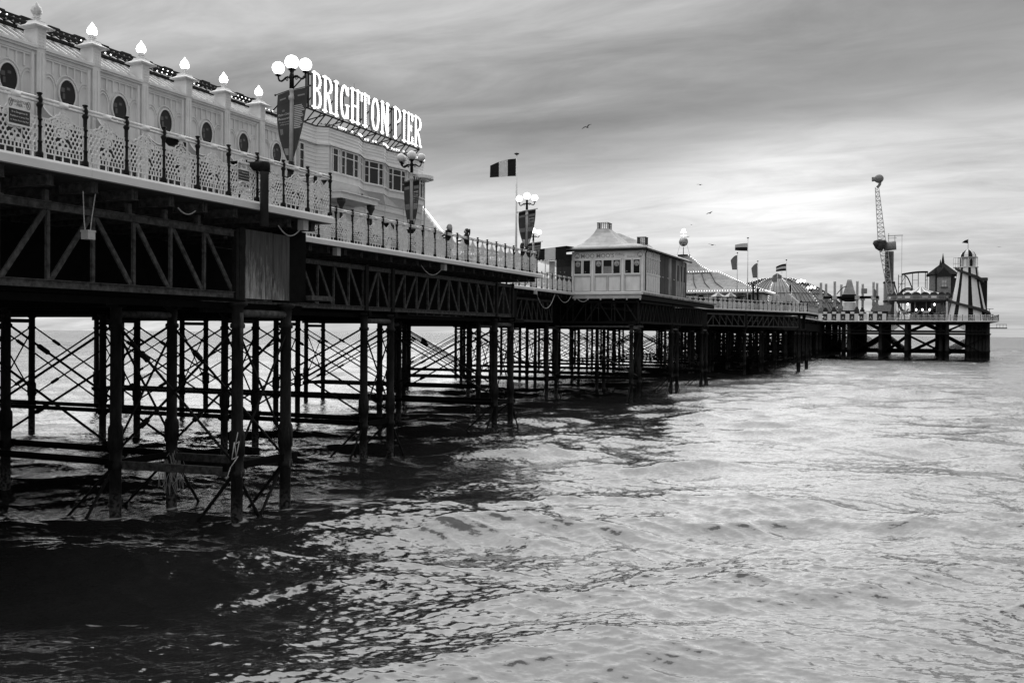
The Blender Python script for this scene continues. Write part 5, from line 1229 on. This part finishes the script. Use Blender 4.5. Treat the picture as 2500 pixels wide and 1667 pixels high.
# ------------------------------------------------------------------ ribbed dome
DM = thing('dome', 'wide grey ribbed dome outlined with bulbs near the pier head', 'building', (-35, 262, DECK))
DC = Vector((-35.5, 262, 0)); DR = 18.5
dprof = [(DR, DECK), (DR*.965, 11.0), (DR*.87, 13.6), (DR*.73, 15.9), (DR*.57, 17.8), (DR*.40, 19.2), (DR*.22, 20.2), (DR*.08, 20.7)]
m = MB(); m.lathe(dprof, (DC.x, DC.y, 0), 16); dm = m.build('roof', 'mid_grey', DM)
rib = MB()
for k in range(96):
    a = 2*math.pi*k/96
    for (ra, za), (rb, zb) in zip(dprof[:-2], dprof[1:-1]): rib.bar((DC.x+ra*1.0*math.cos(a), DC.y+ra*math.sin(a), za+.03), (DC.x+rb*math.cos(a), DC.y+rb*math.sin(a), zb+.03), .07, .12)
rib.build('ribs', 'dark_grey', DM)
for z_, r_ in ((11.0, .968), (13.6, .873), (15.9, .733)):
    m = MB(); m.path([Vector((DC.x+DR*r_*math.cos(2*math.pi*i/16), DC.y+DR*r_*math.sin(2*math.pi*i/16), z_+.05)) for i in range(17)], .07, 4); m.build('hoop', 'dark_grey', DM)
part('lantern', 'dark_grey', DM, lambda m: m.lathe([(1.4, 0), (1.0, .5), (.2, 1.0)], (DC.x, DC.y, 20.7), 12))
pd_ = MB(); pd_.prism([(-33.2, DECK), (-33.2, 13.0), (-30.3, 15.6), (-27.4, 13.0), (-27.4, DECK)], lambda a, b, d: (a, d, b), 242.5, 248); pdo = pd_.build('porch', 'light_grey', DM)
part('arch_window', 'glass_dark', pdo, lambda m: m.add([(-31.4, 242.4, 11.5), (-29.2, 242.4, 11.5)]+[(-30.3+1.1*math.cos(R(180*i/8)), 242.4, 12.6+1.0*math.sin(R(180*i/8))) for i in range(9)], [tuple(range(11))]))
nm8 = ['first', 'second', 'third', 'fourth', 'fifth', 'sixth', 'seventh', 'eighth', 'ninth', 'tenth']
for i, k in enumerate(range(9, 16)):
    a = 2*math.pi*k/16
    string_lights('line of bulbs down the %s visible rib of the dome, from the left' % nm8[i], [(DC.x+r_*1.004*math.cos(a), DC.y+r_*1.004*math.sin(a), z_+.1) for r_, z_ in reversed(dprof[:-1])], .8, 1, .07)

# ------------------------------------------------------------------ funfair on the head
# helter-skelter
HS = thing('helter_skelter', 'striped helter-skelter tower with a spiral slide at the pier end', 'slide', (9.4, 238, DECK))
hc = Vector((9.4, 238.5, 0)); hp = [(4.35, DECK), (3.45, 12.6), (2.7, 16.4), (2.2, 19.6), (2.0, 20.9)]
nst = 24
for k in range(nst):
    a0, a1 = 2*math.pi*k/nst, 2*math.pi*(k+1)/nst; m = MB()
    vs = []; 
    for r_, z_ in hp:
        for a in (a0, a1): vs.append((hc.x+r_*math.cos(a), hc.y+r_*math.sin(a), z_))
    for r_, z_ in hp:
        for a in (a0, a1): vs.append((hc.x+(r_-.1)*math.cos(a), hc.y+(r_-.1)*math.sin(a), z_))
    n = len(hp); fs = [(2*i, 2*i+1, 2*i+3, 2*i+2) for i in range(n-1)]+[(2*n+2*i, 2*n+2*i+2, 2*n+2*i+3, 2*n+2*i+1) for i in range(n-1)]
    m.add(vs, fs); m.build('stripe', 'black' if k % 3 == 0 else 'bright_white', HS)
for turn, (z_a, z_b) in enumerate(((20.6, 8.9),)):
    m = MB(); N_ = 96; tot_a = 2*math.pi*1.62; pts = []
    for i in range(N_+1):
        f_ = i/N_; z_ = z_a+(z_b-z_a)*f_; a = math.pi*1.10+tot_a*f_
        r_ = np.interp(z_, [q_[1] for q_ in hp], [q_[0] for q_ in hp]); pts.append((a, r_, z_))
    vs = []
    for a, r_, z_ in pts:
        for rr_, dz_ in ((r_-.05, -.25), (r_+.75, -.25), (r_+.75, .35), (r_+.65, .35), (r_+.65, -.1), (r_-.05, -.1)): vs.append((hc.x+rr_*math.cos(a), hc.y+rr_*math.sin(a), z_+dz_))
    m.add(vs, [(i*6+j, i*6+(j+1) % 6, (i+1)*6+(j+1) % 6, (i+1)*6+j) for i in range(N_) for j in range(6)]); m.build('spiral_chute', 'dark_grey', HS)
part('gallery_floor', 'bright_white', HS, lambda m: m.lathe([(2.2, 0), (2.2, .15)], (hc.x, hc.y, 20.75), 16))
part('turret', 'light_grey', HS, lambda m: m.lathe([(1.7, 0), (1.7, 2.0), (2.05, 2.05), (2.05, 2.2)], (hc.x, hc.y, 20.9), 8))
for k in range(8):
    a = 2*math.pi*(k+.5)/8; t_ = Vector((-math.sin(a), math.cos(a), 0)); c = hc+Vector((math.cos(a), math.sin(a), 0))*1.62
    part('turret_arch', 'bright_white' if k % 2 else 'black', HS, lambda m: m.add([c+t_*s_*.3+Vector((0, 0, z_)) for s_, z_ in ((-1, 21.0), (1, 21.0), (1, 22.2), (.5, 22.6), (0, 22.75), (-.5, 22.6), (-1, 22.2))], [tuple(range(7))]))
    a2 = a+.39; part('turret_post', 'bright_white', HS, lambda m: m.tube((hc.x+1.95*math.cos(a2), hc.y+1.95*math.sin(a2), 20.9), (hc.x+1.95*math.cos(a2), hc.y+1.95*math.sin(a2), 23.0), .07, .07, 6))
for k in range(12):
    a0, a1 = 2*math.pi*k/12, 2*math.pi*(k+1)/12; dpf = [(1.75, 23.1), (1.6, 23.7), (1.25, 24.25), (.7, 24.65), (.02, 24.85)]
    m = MB(); vs = [(hc.x+r_*math.cos(a), hc.y+r_*math.sin(a), z_) for r_, z_ in dpf for a in (a0, a1)]; m.add(vs, [(2*i, 2*i+1, 2*i+3, 2*i+2) for i in range(4)]); m.build('cupola_gore', 'black' if k % 2 else 'bright_white', HS)
part('landing', 'light_grey', HS, lambda m: (m.bx(hc.x-3.0, hc.x-1.6, hc.y-1.2, hc.y+.4, 20.7, 20.85), [m.bar((hc.x-3.0+i*.45, hc.y-1.2, 20.8), (hc.x-3.0+i*.45, hc.y-1.2, 22.9), .06) for i in range(4)], m.bar((hc.x-3, hc.y-1.2, 22.9), (hc.x-1.5, hc.y-1.2, 22.9), .08), m.bar((hc.x-3, hc.y-1.2, 21.6), (hc.x-1.5, hc.y-1.2, 21.6), .08)))
part('flag_staff', 'dark_grey', HS, lambda m: m.tube((hc.x, hc.y, 24.8), (hc.x, hc.y, 27.2), .05, .04, 6)); part('flag', 'cloth_dark', HS, lambda m: m.prism([(-1.3, 26.4), (-.05, 26.2), (-.05, 27.1), (-.7, 26.9)], lambda a, b, d: (hc.x+a, d, b), hc.y, hc.y+.03))
for k, an in enumerate((225, 252, 280, 305)):
    a = R(an); r_ = 2.15; part('name_plate', 'mid_grey', HS, lambda m: m.bar((hc.x+r_*math.cos(a-.14), hc.y+r_*math.sin(a-.14), 18.4), (hc.x+r_*math.cos(a+.14), hc.y+r_*math.sin(a+.14), 18.4), .1, .65))
# carousel
CR = thing('carousel', 'carousel with a scalloped rounding board and striped peak', 'ride', (-.3, 243, DECK))
cc = Vector((-.3, 244, 0)); rad_ = 7.0
part('platform', 'dark_grey', CR, lambda m: m.lathe([(rad_, 0), (rad_, .6)], (cc.x, cc.y, DECK), 24)); part('rounding_board', 'mid_grey', CR, lambda m: m.lathe([(rad_, 0), (rad_+.15, .1), (rad_+.1, 1.2), (rad_+.25, 1.3)], (cc.x, cc.y, 13.5), 24)); part('fringe', 'dark_grey', CR, lambda m: m.lathe([(rad_+.02, 0), (rad_+.2, .45)], (cc.x, cc.y, 13.15), 24))
for k in range(24):
    a = 2*math.pi*(k+.5)/24; w_ = .95; t_ = Vector((-math.sin(a), math.cos(a), 0)); c = cc+Vector((math.cos(a), math.sin(a), 0))*(rad_+.2)
    part('scallop', 'dark_grey', CR, lambda m: m.add([c+t_*w_*s_+Vector((0, 0, z_)) for s_, z_ in ((-1, 14.75), (1, 14.75), (.9, 15.0), (.5, 15.25), (0, 15.38), (-.5, 15.25), (-.9, 15.0))], [tuple(range(7))]))
    part('painted_panel', ('light_grey', 'bright_white', 'cloth_mid')[k % 3], CR, lambda m: m.bar(c-t_*.6+Vector((0, 0, 14.2)), c+t_*.6+Vector((0, 0, 14.2)), .06, .5))
    a0, a1 = 2*math.pi*k/24, 2*math.pi*(k+1)/24
    part('canvas_gore', 'bright_white' if k % 2 else 'mid_grey', CR, lambda m: m.add([(cc.x, cc.y, 17.1), (cc.x+2*math.cos(a0), cc.y+2*math.sin(a0), 15.9), (cc.x+2*math.cos(a1), cc.y+2*math.sin(a1), 15.9), (cc.x+rad_*math.cos(a0), cc.y+rad_*math.sin(a0), 14.6), (cc.x+rad_*math.cos(a1), cc.y+rad_*math.sin(a1), 14.6)], [(0, 1, 2), (1, 3, 4, 2)]))
part('centre_drum', 'dark_grey', CR, lambda m: m.lathe([(2.2, 0), (2.2, 4.8)], (cc.x, cc.y, 9.0), 12))
for k in range(14):
    a = 2*math.pi*k/14; p = cc+Vector((math.cos(a), math.sin(a), 0))*5.4
    part('pole', 'light_grey', CR, lambda m: m.tube((p.x, p.y, 9.2), (p.x, p.y, 13.6), .05, .05, 5))
    t_ = Vector((-math.sin(a), math.cos(a), 0)); b_ = p+Vector((0, 0, 10.4+.4*(k % 2)))
    part('horse', 'light_grey' if k % 2 else 'mid_grey', CR, lambda m: (m.tube(b_-t_*.6, b_+t_*.55, .28, .3, 8), m.tube(b_+t_*.5+Vector((0, 0, .1)), b_+t_*.95+Vector((0, 0, .75)), .2, .14, 6), m.tube(b_+t_*.9+Vector((0, 0, .75)), b_+t_*1.3+Vector((0, 0, .55)), .15, .08, 6), m.tube(b_-t_*.6, b_-t_*1.0-Vector((0, 0, .4)), .08, .03, 5), [m.tube(b_+t_*s_*.45+Vector((0, 0, -.15)), b_+t_*s_*.6+Vector((0, 0, -.9)), .09, .05, 5) for s_ in (-1, 1)]))
for k, x in enumerate((-5.6, 5.2)): part('corner_post', 'rail_white', CR, lambda m: m.bx(x-.2, x+.2, 238.2, 238.6, DECK, 13.2))
for x, z_ in ((-1.2, 11.3), (.1, 11.3), (1.6, 11.3), (-3.0, 12.6), (2.6, 12.5)): part('lamp', 'bulb_lit', CR, lambda m: m.ball((x, 237.5, z_), .2, 8, 5, 1.5))
# tall swinging-arm ride
BO = thing('swinging_arm_ride', 'tall swinging lattice arm ride on a thick column rising highest', 'ride', (-7.2, 250, DECK))
bx_, by_ = -7.4, 250.0
part('column', 'mid_grey', BO, lambda m: m.lathe([(1.25, 0), (1.25, 9.5), (1.32, 9.55), (1.32, 9.9), (1.0, 10), (1.0, 17.2)], (bx_, by_, DECK), 10))
for z_ in (13.5, 18.0): part('collar', 'iron', BO, lambda m: m.lathe([(1.38, 0), (1.38, .35)], (bx_, by_, z_), 10))
for k in range(5): part('column_rib', 'dark_grey', BO, lambda m: m.bx(bx_-.9+k*.42, bx_-.78+k*.42, by_-1.3, by_-.9, DECK+10, DECK+17))
part('hub', 'mid_grey', BO, lambda m: (m.tube((bx_-1.3, by_, 27.0), (bx_+1.5, by_, 27.2), 1.1, 1.05, 14), m.lathe([(.1, -2.8), (.8, -2.5), (1.3, -1.4), (1.45, 0)], (0, 0, 0), 12) if False else None), True)
part('nose_cone', 'dark_grey', BO, lambda m: (m.tube((bx_-1.3, by_-.6, 27.0), (bx_-2.6, by_-1.0, 27.6), 1.5, 1.3, 12), m.tube((bx_-2.6, by_-1.0, 27.6), (bx_-3.6, by_-1.3, 28.0), 1.3, .4, 12)), True)
part('gantry', 'iron', BO, lambda m: (m.bar((bx_-.2, by_, 28.1), (bx_-.2, by_, 30.2), .1), m.bar((bx_+1.2, by_, 28.1), (bx_+1.2, by_, 29.6), .1), m.bar((bx_-.4, by_, 29.6), (bx_+3.0, by_, 29.6), .12), m.bar((bx_-.4, by_, 29.0), (bx_+1.6, by_, 29.0), .08), m.tube((bx_+2.8, by_, 29.6), (bx_+2.8, by_, 14), .03, .03, 4)))
def lattice(m, p, q, wa, wb, n):
    p, q = Vector(p), Vector(q); cs = [Vector((s1, s2, 0)) for s1, s2 in ((-1, -1), (1, -1), (1, 1), (-1, 1))]
    R_ = [[p.lerp(q, i/n)+c*(wa+(wb-wa)*i/n) for c in cs] for i in range(n+1)]
    for j in range(4): m.bar(R_[0][j], R_[n][j], .13)
    for i in range(n):
        for j in range(4):
            a, b = (j, (j+1) % 4) if i % 2 else ((j+1) % 4, j); m.bar(R_[i][a], R_[i+1][b], .10); m.bar(R_[i][a], R_[i][b], .09)
part('lattice_arm', 'light_grey', BO, lambda m: lattice(m, (bx_-1.7, by_-1.6, 28.3), (bx_-2.9, by_-1.6, 41.2), .85, .4, 12)); part('lattice_arm', 'light_grey', BO, lambda m: lattice(m, (bx_-1.2, by_-1.6, 25.8), (bx_+.6, by_-1.6, 13.4), .95, .4, 11))
part('arm_hook', 'mid_grey', BO, lambda m: m.path([Vector((bx_-2.9, by_-1.6, 41.2)), Vector((bx_-2.4, by_-1.6, 41.7)), Vector((bx_-2.2, by_-1.6, 42.3)), Vector((bx_-2.3, by_-1.6, 43.2))], .33, 8), True)
part('gondola', 'mid_grey', BO, lambda m: (m.ball((bx_-2.5, by_-1.6, 43.3), 1.1, 14, 8, .95), m.bx(bx_-3.8, bx_-2.8, by_-2.2, by_-1.0, 42.8, 43.7)), True); part('seat_row', 'mid_grey', BO, lambda m: [m.bx(bx_-4.1, bx_-3.8, by_-2.2+.5*i, by_-1.85+.5*i, 42.8, 43.7) for i in range(3)])
for k in range(2): part('stay', 'iron', BO, lambda m: m.bar((bx_+1.2, by_, 18-k*2), (bx_+2.4, by_-1, 13.5), .2))
# flying-car ride with eight lattice pylons
AR = thing('flying_car_ride', 'thrill ride with pale pylons and a stepped central spire', 'ride', (-15.6, 240, DECK))
part('spire', 'light_grey', AR, lambda m: flare(m, 0, 0, [(-17.2, -14.4, 238, 241, 14.9), (-16.7, -14.9, 238.8, 240.4, 16.6), (-16.25, -15.35, 239.3, 240, 18.5)]))
for i in range(12):
    z_ = 15.0+i*.28; h_ = 1.4-.95*(z_-14.9)/3.6; part('spire_band', 'mid_grey', AR, lambda m: m.bx(-15.8-h_-.02, -15.8+h_+.02, 238.0+(1.4-h_)*1.4-.06, 238.0+(1.4-h_)*1.4, z_, z_+.05))
part('hub', 'black', AR, lambda m: (m.bx(-17.4, -14.2, 237.9, 241.2, 14.3, 14.95), m.lathe([(1.0, 0), (2.0, .4), (2.3, .9)], (-15.8, 240, 13.3), 12)))
for x0, x1 in ((-21.6, -18.2), (-18.6, -13.2), (-13.0, -9.9)): part('boom', 'black', AR, lambda m: m.bar((x0-.6, 239.4, 14.3), (x1+.6, 239.4, 14.3), .5, .62))
part('drum', 'trim_paint', AR, lambda m: m.lathe([(1.45, 0), (1.35, 1.9)], (-15.8, 240, 11.2), 14)); part('drum_skirt', 'black', AR, lambda m: m.bx(-17.4, -14.2, 238, 241, DECK, 11.2))
for i, (x, y, zt) in enumerate(((-22.1, 238, 17.8), (-21.2, 241, 17.7), (-18.9, 237, 18.0), (-17.8, 242, 17.5), (-13.9, 237, 18.0), (-13.0, 242.5, 17.6), (-10.4, 238, 17.8), (-9.75, 241, 17.7))):
    part('pylon', 'light_grey', AR, lambda m: lattice(m, (x, y, DECK), (x, y, zt), .2, .2, 16)); part('pylon_core', 'trim_paint', AR, lambda m: m.bar((x, y, DECK), (x, y, zt), .2))
    part('car', 'dark_grey' if i % 3 else 'mid_grey', AR, lambda m: (m.bx(x-.9, x+.9, y-1.6, y-.7, 10.0, 10.8), m.bx(x-.5, x+.5, y-1.5, y-.9, 10.8, 11.5), m.ball((x, y-1.2, 11.7), .35, 7, 5)))
    part('bracket', 'light_grey', AR, lambda m: m.bx(x-.5, x+.5, y-.6, y+.6, 13.7, 14.6))
part('hose_arch', 'dark_grey', AR, lambda m: m.path([Vector((-18.6+(.45*i), 238.5, 15.0+1.9*math.sin(math.pi*.5*i/5))) for i in range(6)], .1, 5))
part('backdrop', 'mid_grey', AR, lambda m: m.bx(-13.2, -11.9, 240, 240.3, 15.2, 16.4))
# stalls along the landward edge of the head
xs = -22.4; i = 0
while xs < -8.2:
    w_ = .95; t = thing('stall', '%s white-topped booth from the left along the front of the pier head' % nm11[i], 'stall', (xs, 226.6, DECK), 'booths along the pier head edge')
    part('counter', 'dark_grey', t, lambda m: m.bx(xs, xs+w_*.9, 226.4, 227.4, DECK, 10.25)); part('front_panel', 'bright_white', t, lambda m: m.bx(xs+w_*.95, xs+w_*1.85, 226.3, 226.36, 8.75, 10.2)); part('blind', 'bright_white', t, lambda m: m.bx(xs+.02, xs+w_*.9, 226.2, 226.4, 10.15, 10.62)); part('roof', 'black', t, lambda m: m.bx(xs-.05, xs+w_*1.95, 226.35, 228.2, 10.64, 10.72))
    part('emblem', 'light_grey', t, lambda m: m.add([(xs+.1, 226.38, 8.9), (xs+.4, 226.38, 9.7), (xs+.75, 226.38, 8.9), (xs+.4, 226.38, 9.2)], [(0, 3, 1), (1, 3, 2)]))
    xs += 1.92; i += 1
# fun-house and roller coaster
FH = thing('fun_house', 'dark gabled fun-house tower with pointed finials beside the striped slide', 'building', (5, 257, DECK))
part('wall', 'dark_grey', FH, lambda m: m.bx(1.6, 7.2, 254, 262, DECK, 20.4)); part('front', 'mid_grey', FH, lambda m: m.bx(3.3, 6.3, 252.6, 254, DECK, 19.8)); part('block', 'black', FH, lambda m: m.bx(6.0, 14.3, 255, 268, DECK, 19.4)); part('block_edge', 'dark_grey', FH, lambda m: m.bx(10.5, 14.4, 254.7, 255, 18.6, 19.3)); part('left_face', 'mid_grey', FH, lambda m: m.bx(1.7, 2.9, 253.9, 254, 12, 20))
part('roof', 'roof_dark', FH, lambda m: m.add([(.9, 253, 20.2), (8.2, 253, 20.2), (8.2, 262.5, 20.2), (.9, 262.5, 20.2), (4.6, 256.5, 23.4), (4.6, 259, 23.4)], [(0, 1, 4), (1, 2, 5, 4), (2, 3, 5), (3, 0, 4, 5), (3, 2, 1, 0)]))
part('gable', 'roof_dark', FH, lambda m: m.add([(2.9, 252.3, 19.6), (6.7, 252.3, 19.6), (4.8, 252.3, 21.9), (2.9, 256, 19.6), (6.7, 256, 19.6), (4.8, 256, 21.9)], [(0, 1, 2), (3, 5, 4), (0, 2, 5, 3), (1, 4, 5, 2), (0, 3, 4, 1)]))
for x, y, z_, h_ in ((4.6, 256.5, 23.2, 2.4), (4.0, 253.5, 22.0, 1.9), (9.0, 255.5, 19.0, 4.2), (3.0, 253.2, 20.8, 1.2)): part('finial', 'roof_dark', FH, lambda m: m.lathe([(.5 if h_ < 4 else .9, 0), (.3, h_*.45), (.03, h_)], (x, y, z_), 4, R(45)))
for z_, mt in ((18.0, 'light_grey'), (14.0, 'black')):
    part('window', mt, FH, lambda m: m.bx(4.35, 5.35, 252.5, 252.6, z_-.8, z_+.8)); part('glazing_bar', 'black', FH, lambda m: (m.bx(4.82, 4.88, 252.45, 252.5, z_-.8, z_+.8), m.bx(4.35, 5.35, 252.45, 252.5, z_-.05, z_+.05))); part('sill', 'dark_grey', FH, lambda m: m.bx(4.1, 5.6, 252.3, 252.6, z_-1.05, z_-.85))
RC = thing('roller_coaster', 'small roller coaster with a vertical loop left of the fun-house', 'ride', (-2, 258, DECK))
def track(pts, r=.14):
    m = MB(); 
    for o_ in (-.5, .5): m.path([Vector(p)+Vector((0, o_, 0)) for p in pts], r, 5)
    for p in pts[::2]: m.bar(Vector(p)+Vector((0, -.6, 0)), Vector(p)+Vector((0, .6, 0)), .15)
    m.build('track', 'iron', RC)
track([(-4.6+5.8*i/12, 256-1.5*math.sin(math.pi*i/12), 20.5+.5*math.sin(math.pi*.5*i/12)) for i in range(13)], .22)
track([(-4.0+3.8*i/10, 255, 20.2-7.5*(1-math.cos(math.pi*i/10))/2) for i in range(11)])
for r_ in (3.1, 2.75): track([(-3.2+.75*r_*math.cos(math.pi*2*i/26), 254.5+.04*i, 14.0+r_*math.sin(math.pi*2*i/26)) for i in range(27)])
track([(-3+4.5*i/8, 254.2, 14.9) for i in range(9)], .25)
for x, zt in ((-5.4, 20.4), (-4.6, 20.4), (-3.9, 20.3), (-2.2, 20.7), (-.9, 20.8), (1.1, 20.9), (.7, 20.9)):
    part('support', 'iron', RC, lambda m: m.bar((x, 255.5, DECK), (x, 255.5, zt), .16))
for x0, x1, z_ in ((-5.4, -3.9, 18.2), (-5.4, -3.9, 20.0), (-2.2, -.9, 19.0), (.7, 1.1, 19.0), (-2.2, -.9, 16.2)): part('cross_tube', 'iron', RC, lambda m: m.bar((x0, 255.5, z_), (x1, 255.5, z_), .1))
for a, b in (((-5.4, 17), (-3.9, 20)), ((-2.2, 15.2), (-.9, 17))): part('diagonal_tube', 'iron', RC, lambda m: m.bar((a[0], 255.5, a[1]), (b[0], 255.5, b[1]), .1))
PB = thing('ticket_booth', 'curved pay booth with an upturned canopy left of the carousel', 'booth', (-9, 236, DECK))
part('body', 'dark_grey', PB, lambda m: m.bx(-9.6, -7.2, 236, 238, DECK, 11.2)); part('canopy', 'mid_grey', PB, lambda m: m.prism([(-10.6, 11.4), (-10.2, 10.9), (-6.6, 10.9), (-6.4, 12.4), (-10.3, 12.3)], lambda a, b, d: (a, d, b), 235, 238)); part('upturn', 'mid_grey', PB, lambda m: m.prism([(-10.6, 12.2), (-10.2, 12.2), (-9.0, 12.4), (-10.5, 13.6)], lambda a, b, d: (a, d, b), 235, 235.4))
flag('drooping pennant on a thin staff left of the carousel', -10.4, 236, 12, 16.4, 16.2, 2.0, .8, ['cloth_mid'], True, 10, .06, 0, True, group='flags on poles')
DB = thing('service_deck', 'lower maintenance platform jutting below the pier head corner', 'platform', (15.5, 228, 7)); part('plate', 'iron', DB, lambda m: m.bx(13.5, 16.6, 227, 230, 7.0, 7.2)); part('rail', 'iron', DB, lambda m: (m.bar((14.5, 227, 7.9), (16.5, 227, 7.9), .08), [m.bar((14.6+.6*i, 227, 7.2), (14.6+.6*i, 227, 7.9), .06) for i in range(4)]))
GB = thing('viewing_bench', 'small cluster of seats and a table at the seaward corner of the head', 'seating', (14, 228, DECK)); part('table', 'dark_grey', GB, lambda m: (m.bx(12.6, 14.2, 230, 231, 10.0, 10.1), m.bx(13.3, 13.5, 230.4, 230.6, DECK, 10.0))); part('parasol_frame', 'dark_grey', GB, lambda m: (m.bar((13.4, 230.5, 10.0), (13.4, 230.5, 11.3), .1), m.bar((12.6, 230.5, 11.2), (14.2, 230.5, 11.3), .1)))
